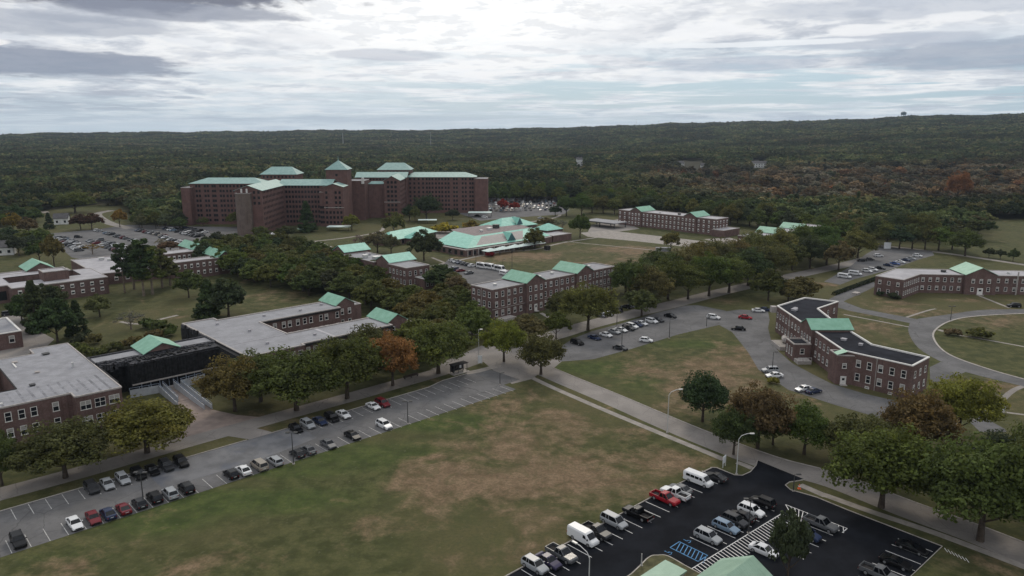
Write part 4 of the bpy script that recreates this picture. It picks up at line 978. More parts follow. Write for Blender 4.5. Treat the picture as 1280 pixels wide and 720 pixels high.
b = Bld('carport', 'low grey canopy on posts at the left end of the far brick building', 'canopy', (406, 345), W)
mb = MB(); b.lbox(mb, 396, 410, 322, 350, 3.4, 3.8, M['roof_grey']); b.lbox(mb, 394, 397, 322, 350, 3.2, 3.6, M['near_black']); b.add('roof', mb)
mb = MB()
for a_ in (397, 409):
    for t_ in (323, 336, 349): b.lbox(mb, a_, a_ + .5, t_, t_ + .5, 0, 3.4, M['pole_dark'])
b.add('post', mb)
b.done()

# --- the hospital
b = Bld('hospital', 'huge red brick hospital with pale patina roofs, pyramid tower and two hipped towers', 'building', (-130, 560), brick='brick_hosp')
RP = 'roof_patina'
b.block(-232.5, -226.4, 525, 543, 26.6, 'roof_grey'); b.hip(-228.5, -176, 531, 550, 29, 3.6, RP, oh=.8)
b.gable(-177.5, -160.2, 478, 536, 28.4, 3.2, 't', RP, oh=.7)
oct_ = [(-171.5 + 5.2 * math.cos(rad(22.5 + 45 * k)), 477 + 5.2 * math.sin(rad(22.5 + 45 * k))) for k in range(8)]; b.flat(oct_, 27.0, 'roof_grey', wall=brick_mat('tan_brick', (.105, .078, .066), (.14, .105, .09), (.2, .17, .15)))
b.gable(-163, -126.5, 524, 542, 28.4, 3.4, 's', RP, oh=.7); b.gable(-130.6, -117, 517.5, 533, 27.6, 2.2, 't', RP, oh=.5); b.block(-134, -129, 519, 533, 24, 'roof_grey')
b.hip(-133.0, -118.0, 537, 552, 38.4, 6.4, RP, oh=.8, ridge=0)
b.hip(-184.2, -158.4, 551, 569, 34.2, 5.2, RP, oh=.9, ridge=7.5); b.hip(-108.6, -82.6, 608, 626, 34.4, 5.4, RP, oh=.9, ridge=7.5)
b.block(-124, -109.6, 557.0, 575, 29.2, 'roof_grey'); b.block(-132, -124, 552.2, 575, 29.0, 'roof_grey'); b.gable(-124, -84, 596, 612, 29.4, 3.4, 's', RP, oh=.8)
b.block(-110, -96.8, 571.5, 596, 25.6, 'roof_grey'); b.hip(-109.5, -96.9, 570.6, 575, 25.8, 2.0, RP, oh=.4)
b.gable(-97, -85.0, 567, 606, 28.8, 3.2, 't', RP, oh=.6); b.hip(-88, -29.5, 605, 622, 28.8, 3.6, RP, oh=.8); b.block(-30, -19.6, 602, 619, 27.8, 'roof_grey')
Fz = [2.2 + 3.45 * k for k in range(8)]
hw = dict(w=1.5, h=1.75, style='hole')
b.row((-226.4, 531), (-177.5, 531), 0, Fz[:8], at=[2.5, 4.6, 8.6, 10.6, 14.0, 15.6, 19.5, 21.6, 24.2, 26.6, 29.2, 31.8, 34.4, 37, 39.6, 42.2, 44.8], **hw)
b.row((-160.2, 479), (-160.2, 523.5), 15, Fz[:8], m0=2, w=1.3, h=1.6, style='hole')
b.row((-177.5, 478), (-160.2, 478), 0, Fz[5:8], at=[12.5, 15.4], **hw)
b.row((-160, 524), (-134, 524), 11, Fz[:8], m0=1.8, **hw); b.row((-130.6, 517.5), (-117, 517.5), 5, Fz[:3], m0=1.8, **hw); b.row((-130.6, 517.5), (-117, 517.5), 0, Fz[3:7], at=[2, 8.5, 11.2], **hw); b.row((-134, 519), (-130.6, 519), 2, Fz[:4], m0=.9, **hw)
b.row((-97, 567), (-85, 567), 0, Fz, at=[3.2, 6.0, 8.8], w=1.8, h=1.9, style='hole'); b.row((-85, 567), (-85, 604.8), 10, Fz[:8], m0=2.5, w=1.3, h=1.6, style='hole'); b.row((-110, 571.5), (-97, 571.5), 4, Fz[:7], m0=2, **hw)
b.row((-84.8, 605), (-30, 605), 0, Fz, at=[2.5, 6, 9.5, 13, 16, 18.2, 20.6, 23.4, 26, 28.4, 31.2, 33.6, 38.0, 40.2, 45, 47.4, 51, 53], **hw)
b.row((-184.2, 551), (-158.4, 551), 9, (31.6,), m0=2, w=1.3, h=1.5, style='hole'); b.row((-108.6, 608), (-82.6, 608), 9, (31.8,), m0=2, w=1.3, h=1.5, style='hole'); b.row((-119, 596), (-88, 596), 12, (27,), w=1.6, h=1.2, style='hole'); b.row((-133, 537), (-118, 537), 0, (33.8,), at=[7.5], w=1.6, h=1.6, style='hole')
mb = MB()
for zz_ in (12.2,): mb.box(-97.15 + 130, -84.9 + 130, 566.85 - 560, 567 - 560, zz_, zz_ + .5, M['stone'])
b.add('band', mb); mb = MB(); mb.box(.0 - .7, 13.2, 517.3 - 560, 517.5 - 560, 13.2, 13.6, M['stone']); b.add('band', mb)
mb = MB(); mb.tube([(4.5, -15.5, 44.6), (4.5, -15.5, 47.6)], [.35, .1], M['roof_patina'], 6); b.add('finial', mb)
mb = MB()
for x in (-172.6, -169.2): mb.box(x + 130 - .3, x + 130 + .5, 476 - 560, 477 - 560, 27.1, 29.6, M['trim'])
mb.box(-111.6 + 130, -109.8 + 130, 555.4 - 560, 557.4 - 560, 27.0, 31.4, M['trim']); b.add('flue', mb)
b.done(100)

# porches, canopies and far houses
def canopy(name, label, c, w, d, h, rz, m, cat='canopy', legs=M['pole_dark'], group=None, ridge=.5, pyr=False):
    r = empty(name, (*c, 0), rz); tag(r, label, cat, group); mb = MB()
    V = [(-w / 2, -d / 2, h), (w / 2, -d / 2, h), (w / 2, d / 2, h), (-w / 2, d / 2, h)]
    if pyr:
        for q in range(4): mb.face([V[q], V[(q + 1) % 4], (0, 0, h + ridge)], m)
        mb.face(V[::-1], m)
    elif ridge:
        mb.face([V[0], V[1], (w / 2, 0, h + ridge), (-w / 2, 0, h + ridge)], m); mb.face([V[2], V[3], (-w / 2, 0, h + ridge), (w / 2, 0, h + ridge)], m); mb.face([V[1], V[2], (w / 2, 0, h + ridge)], m); mb.face([V[3], V[0], (-w / 2, 0, h + ridge)], m); mb.face(V[::-1], m)
    else: mb.box(-w / 2, w / 2, -d / 2, d / 2, h, h + .3, m)
    mb.build('roof', r)
    p = MB(); p.box(-.1, .1, -.1, .1, 0, h + .02, legs); pm = p.mesh('post')
    for x in (-w / 2 + .3, w / 2 - .3):
        for y in (-d / 2 + .3, d / 2 - .3): link('post', pm, r, (x, y, 0))
    return r
for k in range(5):
    f = k / 4; p = W(*[u + (v - u) * f for u, v in zip((263.5, 299.5), (300.5, 300.5))])
    canopy('shade_canopy', '%s white shade canopy from the left in the row beside the sports field' % ordn(k + 1), p, 8.8, 5.5, 2.6, rad(43), M['canvas'], group='white canopies beside the teal roofed centre', ridge=1.4, pyr=True)
canopy('entrance_canopy', 'white roofed drive-in canopy on dark posts at the right foot of the hospital', G(600, 271), 18, 9, 3.4, 0, M['canvas'], ridge=0)
canopy('tent', 'small white tent left of its twin below the hospital', G(529, 279), 7, 5, 2.4, .1, M['canvas'], 'tent', group='twin white tents below the hospital', ridge=.6)
canopy('tent', 'small white tent right of its twin below the hospital', G(540, 279), 7, 5, 2.4, .1, M['canvas'], 'tent', group='twin white tents below the hospital', ridge=.6)
canopy('tent', 'pale green shade tent beside the dark spruce at the foot of the hospital', G(369, 291), 11, 7, 2.6, .3, M['roof_soft'], 'tent')
canopy('entrance_canopy', 'flat white canopy over a dark entrance at the middle of the hospital', G(424, 288), 15, 8, 2.6, 0, M['canvas'], ridge=0)
canopy('smoking_shelter', 'small white peaked tent on the lawn under the octagonal hospital tower', G(345, 297), 5, 4, 2.4, 0, M['white'], 'tent', ridge=.8)

# green roofed building at the bottom edge
b = Bld('green_roofed_building', 'small building with a ribbed soft green gable roof cut by the bottom edge', 'building', (82, 47.5), W, brick='brick')
b.gable(66, 92.3, 43.6, 52.2, 3.6, 2.4, 's', 'roof_soft', oh=.8)
mb = MB()
for k in range(64):
    a_ = 65.4 + k * .42
    for t_a, t_b in ((42.8, 47.9), (53.0, 47.9)):
        z_a = 3.6 - .8 * 2.4 / 4.3 + .18; P_ = [b.L3(a_, t_a, z_a), b.L3(a_ + .05, t_a, z_a), b.L3(a_ + .05, t_b, 6.18), b.L3(a_, t_b, 6.18)]
        mb.hexa([(*p[:2], p[2] - .01) for p in P_] + [(*p[:2], p[2] + .035) for p in P_], M['roof_soft'])
b.add('roof_seams', mb); b.row((92.3, 43.6), (92.3, 52.2), 2, (.9,), w=1.2, h=1.5, m0=2.2); b.done()
b = Bld('entrance_porch', 'pale green flat porch roof on posts left of the soft green gable', 'porch', (84.5, 56.8), W)
mb = MB(); b.lbox(mb, 80.5, 86.8, 54.9, 58.8, 2.9, 3.15, M['roof_soft']); b.add('roof', mb)
for a_, t_ in ((81, 55.2), (86.4, 55.2), (81, 58.4), (86.4, 58.4)): mb = MB(); b.lbox(mb, a_, a_ + .2, t_, t_ + .2, 0, 2.9, M['trim']); b.add('post', mb)
b.done()
# ------------------------------------------------------------ trees
def quads_mesh(name, C, N, S, m, rng, aspect=.75):
    """n small leaf-spray faces at C, normals N, half sizes S"""
    n = len(C); a = rng.normal(size=(n, 3)); N = N / np.linalg.norm(N, axis=1)[:, None]
    U = np.cross(N, a); U /= np.linalg.norm(U, axis=1)[:, None]; Vv = np.cross(N, U)
    S = S[:, None]; b = (rng.random((n, 1)) * .5 + aspect * .7)
    P = np.stack([C - U * S, C - Vv * S * b + U * S * .2, C + U * S, C + Vv * S * b - U * S * .1], 1).reshape(-1, 3)
    me = bpy.data.meshes.new(name); me.vertices.add(4 * n); me.vertices.foreach_set('co', P.astype(np.float32).ravel())
    me.loops.add(4 * n); me.loops.foreach_set('vertex_index', np.arange(4 * n, dtype=np.int32)); me.polygons.add(n)
    me.polygons.foreach_set('loop_start', np.arange(0, 4 * n, 4, dtype=np.int32)); me.polygons.foreach_set('loop_total', np.full(n, 4, dtype=np.int32))
    me.update(calc_edges=True); me.materials.append(m); return me
def crown_mesh(name, seed, R=6.0, z0=2.2, z1=12.0, clumps=60, per=55, leaf=.42, shape='round', m=None, low=1.0):
    rng = np.random.default_rng(seed); zc = z0 + (z1 - z0) * .42; Cs, Ns, Ss = [], [], []
    lob = rng.random(7) * 2 * math.pi
    for k in range(clumps):
        d = rng.normal(size=3); d /= np.linalg.norm(d)
        if shape == 'round':
            if d[2] < -.25: d[2] *= -.6
            az = math.atan2(d[1], d[0]); rr = R * (1 + .15 * math.sin(2 * az + lob[0]) + .12 * math.sin(3 * az + lob[1]) + .09 * math.sin(5 * az + lob[2]))
            f = .52 + .46 * rng.random() ** .7 if k > clumps * .2 else .25 + .3 * rng.random()
            h = (z1 - zc) if d[2] > 0 else (zc - z0)
            c = np.array([d[0] * rr * f, d[1] * rr * f, zc + d[2] * h * f * (.92 + .16 * math.sin(az * 2 + lob[3]))])
            rc = R * (.115 + .12 * rng.random())
        elif shape == 'cone':
            t = rng.random() ** .8; z = z0 + (z1 - z0) * t; rr = R * (1 - t) ** .85 * (.75 + .35 * rng.random()); a = rng.random() * 6.283
            c = np.array([math.cos(a) * rr * .8, math.sin(a) * rr * .8, z]); rc = R * (.14 + .16 * (1 - t))
        elif shape == 'pine':      # ragged plates of foliage on a tall stem
            t = rng.random(); z = z0 + (z1 - z0) * (math.floor(t * 7) + .3 * rng.random()) / 7; rr = R * (1.05 - .75 * t) * (.3 + .7 * rng.random()); a = rng.random() * 6.283
            c = np.array([math.cos(a) * rr, math.sin(a) * rr, z + rng.normal() * .3]); rc = R * (.20 + .1 * rng.random())
        else:   # shrub
            a = rng.random() * 6.283; q = rng.random() ** .5 * R * .75; c = np.array([math.cos(a) * q, math.sin(a) * q, z1 * (.25 + .45 * (1 - (q / R) ** 2) * rng.random() * 1.3)]); rc = R * .28
        n = rng.normal(size=(per, 3)); n /= np.linalg.norm(n, axis=1)[:, None]
        rad_ = rc * (.55 + .5 * rng.random((per, 1))); sq = np.array([1.15, 1.15, .42 if shape == 'pine' else .72])
        Cs.append(c + n * rad_ * sq); Ns.append(n + rng.normal(size=(per, 3)) * .45 + np.array([0, 0, .35])); Ss.append(leaf * (.6 + .8 * rng.random(per)))
    return quads_mesh(name, np.concatenate(Cs), np.concatenate(Ns), np.concatenate(Ss), m or M['leaf'], rng)
def trunk_mesh(name, seed, h=7.5, r=.32, limbs=7, spread=3.6, lo=2.2, bark='bark', straight=False):
    rg = random.Random(seed); mb = MB(); m = M[bark]
    bend = 0 if straight else .35
    pts = [(bend * math.sin(k * 1.1 + seed) * k * .12, bend * math.cos(k * .9 + seed) * k * .1, h * k / 5 - (.3 if k == 0 else 0)) for k in range(6)]
    mb.tube(pts, [r * 1.35, r, r * .82, r * .62, r * .42, r * .15], m, 7)
    for k in range(limbs):
        z = lo + (h - lo) * .75 * k / limbs; a = k * 2.4 + rg.random(); L_ = spread * (.6 + .5 * rg.random()); up = .5 + .5 * rg.random()
        p = pts[min(5, int(z / h * 5))]
        mb.tube([(p[0], p[1], z), (p[0] + math.cos(a) * L_ * .45, p[1] + math.sin(a) * L_ * .45, z + L_ * up * .5), (p[0] + math.cos(a + .2) * L_, p[1] + math.sin(a + .2) * L_, z + L_ * up * 1.25)], [r * .45, r * .3, r * .07], m, 5, False)
    return mb.mesh(name)
KINDS = {
 'broad': ([crown_mesh('crown', 11 + k, z0=1.7, clumps=170, per=56, leaf=.34) for k in range(4)], [trunk_mesh('trunk', 3 + k) for k in range(2)], 12.0, 12.0),
 'loose': ([crown_mesh('crown', 31 + k, clumps=110, per=44, leaf=.32) for k in range(2)], [trunk_mesh('trunk', 7, limbs=10, spread=4.3)], 12.0, 12.0),
 'bare': ([crown_mesh('crown', 41, clumps=40, per=12, leaf=.30)], [trunk_mesh('trunk', 9, limbs=16, spread=4.6, h=9.5, bark='bark_pale')], 12.0, 12.0),
 'big': ([crown_mesh('crown', 81 + k, z0=1.2, clumps=330, per=66, leaf=.19) for k in range(3)], [trunk_mesh('trunk', 3 + k, limbs=10) for k in range(2)], 12.0, 12.0),
 'full': ([crown_mesh('crown', 45 + k, z0=.2, clumps=180, per=52, leaf=.36) for k in range(3)], [trunk_mesh('trunk', 3 + k) for k in range(1)], 12.0, 12.0),
 'cone': ([crown_mesh('crown', 51 + k, R=4.2, z0=.2, z1=14, clumps=95, per=80, leaf=.36, shape='cone') for k in range(2)], [trunk_mesh('trunk', 4, h=12, limbs=0, straight=True)], 8.4, 14.0),
 'pine': ([crown_mesh('crown', 61 + k, R=4.6, z0=6.5, z1=18, clumps=60, per=70, leaf=.38, shape='pine') for k in range(2)], [trunk_mesh('trunk', 5, h=17.5, r=.34, limbs=9, spread=2.6, lo=6, bark='bark_pale', straight=True)], 9.2, 18.0),
 'shrub': ([crown_mesh('crown', 71 + k, R=2.0, z0=0, z1=2.4, clumps=16, per=42, leaf=.26, shape='shrub') for k in range(2)], None, 4.0, 2.4)}
TC = {'green': (.066, .082, .024), 'mid': (.084, .098, .028), 'dark': (.044, .060, .026), 'olive': (.100, .098, .032), 'yellowgreen': (.150, .140, .028), 'yellow': (.30, .21, .025), 'orange': (.20, .118, .042),
      'brown': (.105, .092, .040), 'rust': (.108, .080, .038), 'red': (.20, .035, .022), 'grey': (.105, .095, .072), 'willow': (.10, .10, .050), 'auburn': (.135, .078, .032), 'yolive': (.095, .098, .028), 'flame': (.17, .078, .038), 'crimson': (.17, .010, .016), 'redbrown': (.072, .040, .026), 'gold': (.16, .10, .025)}
def tree(kind, x, y, width, height, col, label, cat='tree', group=None, seed=0, z=0.0):
    if kind in ('broad', 'full', 'loose') and (width > 15.5 or (y < 215 and width > 8)): kind = 'big'
    rg = random.Random(seed * 7919 + int(x * 13) + int(y * 31)); cs, ts, w0, h0 = KINDS[kind]
    nm = {'broad': 'broadleaf_tree', 'loose': 'broadleaf_tree', 'full': 'broadleaf_tree', 'big': 'broadleaf_tree', 'bare': 'bare_tree', 'cone': 'conifer_tree', 'pine': 'pine_tree', 'shrub': 'shrub'}[kind]
    r = empty(nm, (x, y, z), rg.random() * 6.283); r.scale = (width / w0, width / w0, height / h0)
    tag(r, label, cat if kind != 'shrub' else 'shrub', group)
    c = TC[col]; j = lambda: rg.uniform(.86, 1.16)
    cr = link('crown', rg.choice(cs), r); cr.color = (c[0] * j() * 1.1, c[1] * j() * 1.1, c[2] * j() * 1.1, 1)
    if ts: link('trunk', rg.choice(ts), r)
    return r
def tpx(kind, bx, by, top, wpx, col, label, group=None, cat='tree'):
    """a tree standing at ground pixel (bx, by) whose top shows at row `top` and whose crown is wpx wide"""
    p = G(bx, by); h = max(1.0, height_at(p, top)); w = wpx / FPX * math.hypot(p[1], CAM_H * .9) * 1.0
    return tree(kind, p[0], p[1], w, h, col, label, cat, group)
CN = {'yolive': 'yellowish olive', 'green': 'green', 'mid': 'green', 'dark': 'dark green', 'olive': 'olive green', 'yellowgreen': 'yellow-green', 'yellow': 'bright yellow', 'orange': 'orange', 'brown': 'brown-tinged', 'rust': 'rust-brown', 'red': 'red', 'grey': 'grey-green', 'willow': 'pale grey-green', 'gold': 'golden', 'redbrown': 'red-brown', 'crimson': 'crimson'}
for a in [
 ('loose', 184, 566, 500, 112, 'yolive', 'wide olive tree beside the forecourt in front of the lower left brick building'),
 ('broad', 82, 597, 527, 104, 'green', 'green tree in the grass strip left of the wide olive tree'),
 ('broad', 3, 607, 540, 56, 'green', 'green tree cut by the left edge before the brick building'),
 ('full', 294, 514, 446, 76, 'olive', 'olive green tree right of the pale entrance ramps'),
 ('broad', 371, 513, 438, 106, 'green', 'broad green tree in front of the long grey roof, nearest above the parked cars'),
 ('full', 326, 502, 438, 80, 'mid', 'green tree behind and left of the broad one before the long grey roof'),
 ('broad', 434, 498, 420, 92, 'green', 'green tree just left of the orange maple'),
 ('loose', 491, 482, 415, 66, 'orange', 'orange autumn tree beside the end of the left car park'),
 ('broad', 548, 467, 400, 86, 'olive', 'olive tree with brown leaves left of the bus shelter'),
 ('full', 462, 466, 405, 66, 'green', 'green tree behind the orange maple, against the small green gable'),
 ('full', 520, 446, 398, 64, 'mid', 'green tree behind the olive one left of the bus shelter'),
 ('broad', 630, 452, 400, 52, 'yellowgreen', 'round yellow-green tree right of the bus shelter'),
 ('broad', 676, 468, 416, 60, 'green', 'dark leafy tree at the road junction, right of the round yellow-green one'),
 ('broad', 695, 424, 389, 31, 'green', 'small green tree before the door of the three storey block'),
 ('broad', 662, 428, 392, 46, 'brown', 'brown tree in front of the left green gable of the three storey block'),
 ('broad', 735, 413, 353, 66, 'olive', 'tall olive green tree before the middle of the three storey block'),
 ('broad', 703, 402, 362, 42, 'green', 'green tree close to the wall of the three storey block, behind the tall olive one'),
 ('broad', 802, 395, 361, 44, 'green', 'green tree on the strip between street and middle car park'),
 ('broad', 878, 527, 464, 62, 'dark', 'dark green tree by the white lamp at the right hand road'),
 ('broad', 947, 560, 479, 74, 'rust', 'rust-brown tree behind the two dark green ones by the road'),
 ('broad', 917, 568, 512, 52, 'dark', 'dark green tree partly behind the white lamp at the car park entrance'),
 ('broad', 966, 556, 512, 46, 'green', 'green tree in front of the rust-brown one'),
 ('broad', 1005, 568, 506, 66, 'green', 'green tree alone between the rust-brown tree and the drive'),
 ('broad', 1101, 634, 535, 124, 'mid', 'big olive green tree beside the pavement above the hatched bays'),
 ('full', 1075, 580, 519, 84, 'green', 'green tree behind the big olive one by the pavement'),
 ('full', 1145, 574, 487, 84, 'auburn', 'rust-brown tree below the right end of the black roofed building'),
 ('full', 1197, 548, 468, 78, 'yellowgreen', 'tree with bright yellow-green top right of the black roofed building'),
 ('full', 1178, 640, 566, 66, 'dark', 'olive tree behind the pavement between the big olive and the huge dark tree'),
 ('broad', 1225, 676, 545, 140, 'green', 'huge green tree at the right edge above the pavement'),
 ('full', 1292, 668, 525, 110, 'green', 'green tree cut by the right edge behind the huge one'),
 ('full', 1262, 612, 545, 96, 'dark', 'dark green tree at the right edge, farther back than the huge one'),
 ('loose', 983, 737, 632, 50, 'dark', 'sparse dark tree rising in front of the hatched walkway at the bottom edge'),
 ('full', 960, 376, 335, 38, 'green', 'green tree behind the four cars left of the black roofed building'),
 ('full', 1005, 374, 345, 44, 'olive', 'olive tree touching the left end of the black roof'),
 ('full', 985, 377, 350, 32, 'olive', 'small olive tree between the green tree and the black roof'),
 ('shrub', 1190, 419, 409, 24, 'brown', 'brown shrub inside the circle drive, left of the larger one'),
 ('shrub', 1223, 422, 408, 32, 'olive', 'larger olive brown shrub inside the circle drive'),
 ('shrub', 966, 479, 470, 18, 'yellowgreen', 'yellow-green shrub beside the dark pole at the drive'),
 ('shrub', 613, 321, 314, 13, 'crimson', 'crimson shrub at the left end of the white canopies'),
 ('shrub', 555, 291, 277, 34, 'yellow', 'low yellow tree of the pair behind the teal roof, left one'),
 ('shrub', 589, 288, 275, 28, 'gold', 'low golden tree of the pair behind the teal roof, right one'),
 ('pine', 156, 366, 303, 26, 'dark', 'tall pine at the left side of the pine group with bare pale trunks'),
 ('pine', 180, 370, 297, 36, 'dark', 'tallest pine in the middle of the group with bare pale trunks'),
 ('pine', 191, 368, 306, 36, 'green', 'tall pine with the palest trunk right of the tallest pine'),
 ('pine', 203, 360, 310, 34, 'green', 'tall pine at the right side of the pine group'),
 ('pine', 168, 362, 305, 32, 'dark', 'dark pine between the left pine and the tallest one'),
 ('pine', 213, 357, 322, 30, 'green', 'shorter pine behind the right side of the pine group'),
 ('full', 236, 372, 336, 32, 'mid', 'compact round green tree right of the pine group'),
 ('cone', 262, 398, 350, 40, 'dark', 'dark cedar, left one of the overlapping pair on the lawn above the grey roof'),
 ('full', 286, 396, 346, 50, 'dark', 'broad dark cedar, right one of the overlapping pair on the lawn above the grey roof'),
 ('cone', 46, 414, 352, 38, 'dark', 'dark evergreen at the left in front of the ring shaped building'),
 ('full', 72, 428, 372, 50, 'dark', 'broad dark evergreen next to the path in front of the ring shaped building'),
 ('cone', 98, 420, 376, 30, 'dark', 'narrow dark evergreen right of the broad one before the ring shaped building'),
 ('full', 28, 404, 366, 34, 'dark', 'dark evergreen against the left corner of the ring shaped building'),
 ('full', 62, 392, 354, 40, 'dark', 'dark tree against the wall of the ring shaped building'),
 ('broad', 125, 396, 369, 32, 'brown', 'small brown-tinged tree on the lawn right of the dark evergreens'),
 ('bare', 164, 412, 387, 38, 'grey', 'bare grey tree on the lawn behind the small green gable'),
 ('broad', 17, 291, 265, 20, 'gold', 'golden orange tree at the far left edge'),
 ('broad', 37, 294, 272, 24, 'rust', 'rust-brown tree right of the golden orange one at the far left'),
 ('cone', 62, 286, 266, 14, 'dark', 'small dark conifer between the rust-brown tree and the left car park'),
 ('broad', 101, 287, 267, 22, 'redbrown', 'red-brown tree at the entrance of the left car park, left of its twin'),
 ('broad', 115, 287, 266, 24, 'redbrown', 'red-brown tree at the entrance of the left car park, right of its twin'),
 ('broad', 150, 284, 260, 17, 'gold', 'yellow tree beside the road into the left car park'),
 ('broad', 94, 266, 238, 40, 'olive', 'large olive tree in front of the far wood at the left'),
 ('broad', 68, 334, 292, 26, 'olive', 'tall olive tree left of the flat pale roofed hall'),
 ('broad', 50, 328, 300, 26, 'green', 'green tree left of the tall olive one by the flat pale roofed hall'),
 ('broad', 213, 316, 300, 26, 'rust', 'orange-brown tree behind the white roofed wing'),
 ('bare', 116, 318, 303, 26, 'gold', 'thin yellowish tree among the cars by the pale hall'),
 ('bare', 203, 312, 296, 18, 'olive', 'thin olive tree among the parked cars of the left car park'),
 ('cone', 384, 290, 252, 26, 'dark', 'tall dark spruce before the left half of the hospital'),
 ('broad', 360, 298, 281, 26, 'dark', 'dark round tree next to the pale green tent'),
 ('broad', 327, 299, 282, 24, 'green', 'green tree at the foot of the octagonal hospital tower'),
 ('broad', 254, 283, 271, 13, 'olive', 'small olive tree in front of the left hospital wing'),
 ('broad', 297, 284, 264, 22, 'olive', 'olive tree against the wall of the left hospital wing'),
 ('broad', 533, 275, 243, 34, 'dark', 'big dark tree before the right half of the hospital'),
 ('broad', 512, 276, 256, 18, 'dark', 'dark tree left of the big one before the right half of the hospital'),
 ('broad', 566, 275, 261, 16, 'dark', 'small dark green tree right of the big one before the hospital'),
 ('broad', 519, 278, 257, 14, 'mid', 'light green tree squeezed between dark trees before the hospital'),
 ('broad', 440, 288, 267, 18, 'yellowgreen', 'light yellow-green tree by the hospital centre'),
 ('broad', 493, 297, 264, 26, 'olive', 'tall olive tree in front of the hospital bay'),
 ('loose', 472, 316, 288, 32, 'willow', 'pale willow-like tree left of the teal roofed wing'),
 ('loose', 489, 318, 292, 24, 'willow', 'thin pale tree standing before the teal roofed wing'),
 ('bare', 450, 312, 291, 22, 'grey', 'thin bare tree behind the two teal roofs'),
 ('full', 530, 326, 286, 36, 'dark', 'round dark tree in front of the teal roof with a reddish left side'),
 ('full', 551, 360, 329, 42, 'dark', 'dark round bush-like tree at the corner of the minibus car park'),
 ('full', 668, 311, 284, 25, 'mid', 'round green tree before the right end of the broad teal roof'),
 ('broad', 725, 297, 268, 24, 'green', 'green tree at the far corner of the sports field'),
 ('loose', 682, 287, 271, 20, 'olive', 'olive tree behind the annex of the teal roofed centre'),
 ('bare', 694, 288, 273, 18, 'grey', 'grey thin tree, left of two behind the annex'),
 ('bare', 703, 288, 273, 16, 'grey', 'grey thin tree, right of two behind the annex'),
 ('broad', 629, 264, 248, 15, 'red', 'larger red tree in front of the crowded lot behind the hospital'),
 ('broad', 643.5, 264, 252, 13, 'red', 'smaller red tree in front of the crowded lot behind the hospital'),
 ('broad', 694, 270, 257, 14, 'dark', 'small dark tree at the end of the crowded lot behind the hospital'),
 ('broad', 708, 270, 243, 26, 'green', 'green tree right of the crowded lot behind the hospital'),
 ('broad', 727, 270, 241, 26, 'green', 'green tree, second to the right of the crowded lot behind the hospital'),
 ('loose', 838, 318, 287, 26, 'olive', 'thin olive tree in front of the far three storey block'),
 ('broad', 875, 318, 302, 22, 'green', 'small green tree beyond the street trees in front of the far block'),
 ('broad', 1072, 323, 287, 42, 'olive', 'broad olive tree beside the far right car park'),
 ('broad', 1048, 338, 300, 38, 'brown', 'brown-tinged tree at the left end of the far right car park'),
 ('broad', 1173, 313, 281, 34, 'mid', 'green tree beyond the far right car park'),
 ('broad', 1206, 320, 286, 40, 'green', 'dark green tree standing alone before the right clearing'),
 ('shrub', 1103, 369, 362, 22, 'dark', 'dark bush at the left foot of the right-edge brick building'),
 ('shrub', 1118, 373, 365, 20, 'dark', 'dark bush right of its neighbour at the foot of the right-edge brick building'),
 ('broad', 1236, 322, 310, 12, 'dark', 'small dark bush tree, left of three by the right clearing'),
 ('broad', 1250, 324, 311, 12, 'dark', 'small dark bush tree, middle of three by the right clearing'),
 ('broad', 1266, 327, 311, 14, 'dark', 'small dark bush tree, right of three by the right clearing'),
 ('broad', 1196, 254, 213, 27, 'flame', 'bright red-orange tree in the wood on the right'),
]: tpx(*a)
# rows and groves: every tree its own object, described by its row and its count from the left
def row_trees(kind, pts, wpx, hpx, cols, where, group, jit=.12, seed=1):
    rg = random.Random(seed)
    for i, (x, y) in enumerate(sorted(pts)):
        w = wpx * (1 + rg.uniform(-jit, jit)); h = hpx * (1 + rg.uniform(-jit, jit)); c = cols[rg.randrange(len(cols))]
        tpx(kind, x, y, y - h, w, c, '%s %s, %s from left %s' % (CN[c], 'shrub' if kind == 'shrub' else 'tree', ordn(i + 1), where), group)
row_trees('full', [(792, 380), (813, 384), (835, 374), (860, 374), (886, 370), (911, 366), (935, 357), (958, 350)], 56, 52, ['green', 'green', 'dark', 'mid'], 'in the street row behind the middle cars', 'street trees behind the middle car park')
row_trees('full', [(782, 366), (806, 362), (828, 356), (850, 352), (872, 347), (897, 343), (920, 338), (944, 333)], 50, 42, ['green', 'mid', 'olive', 'dark'], 'in the back row beside the sports field', 'back row between street and sports field', seed=4)
row_trees('broad', [(968, 345), (990, 338), (1012, 335), (1033, 331), (975, 326), (1000, 322), (1024, 317)], 44, 38, ['green', 'dark', 'olive'], 'in the group before the low far building', 'trees before the low far building', seed=5)
row_trees('broad', [(1092, 306), (1108, 309), (1124, 311), (1140, 311), (1156, 312), (1190, 312), (1100, 298), (1118, 299), (1136, 300), (1154, 301)], 34, 32, ['green', 'dark', 'mid'], 'in the line above the far right car park', 'tree line above the far right car park', seed=6)
row_trees('broad', [(740, 266), (754, 266), (768, 268), (782, 266), (748, 257), (763, 257), (778, 258)], 26, 24, ['green', 'mid', 'olive'], 'in the clump beside the far block', 'clump left of the far three storey block', seed=7)
row_trees('broad', [(8, 316), (24, 320), (38, 316), (52, 308), (30, 308), (10, 304)], 26, 24, ['green', 'dark', 'olive', 'mid'], 'in the clump at the left edge', 'clump at the left edge', seed=8)
row_trees('shrub', [(92, 440), (108, 444), (124, 446), (140, 440), (155, 436), (170, 432), (100, 430), (120, 430), (185, 410), (200, 413), (212, 420), (196, 424)], 26, 15, ['olive', 'green', 'dark', 'mid'], 'in the shrubbery behind the netted building', 'shrubbery behind the netted link building', seed=9)
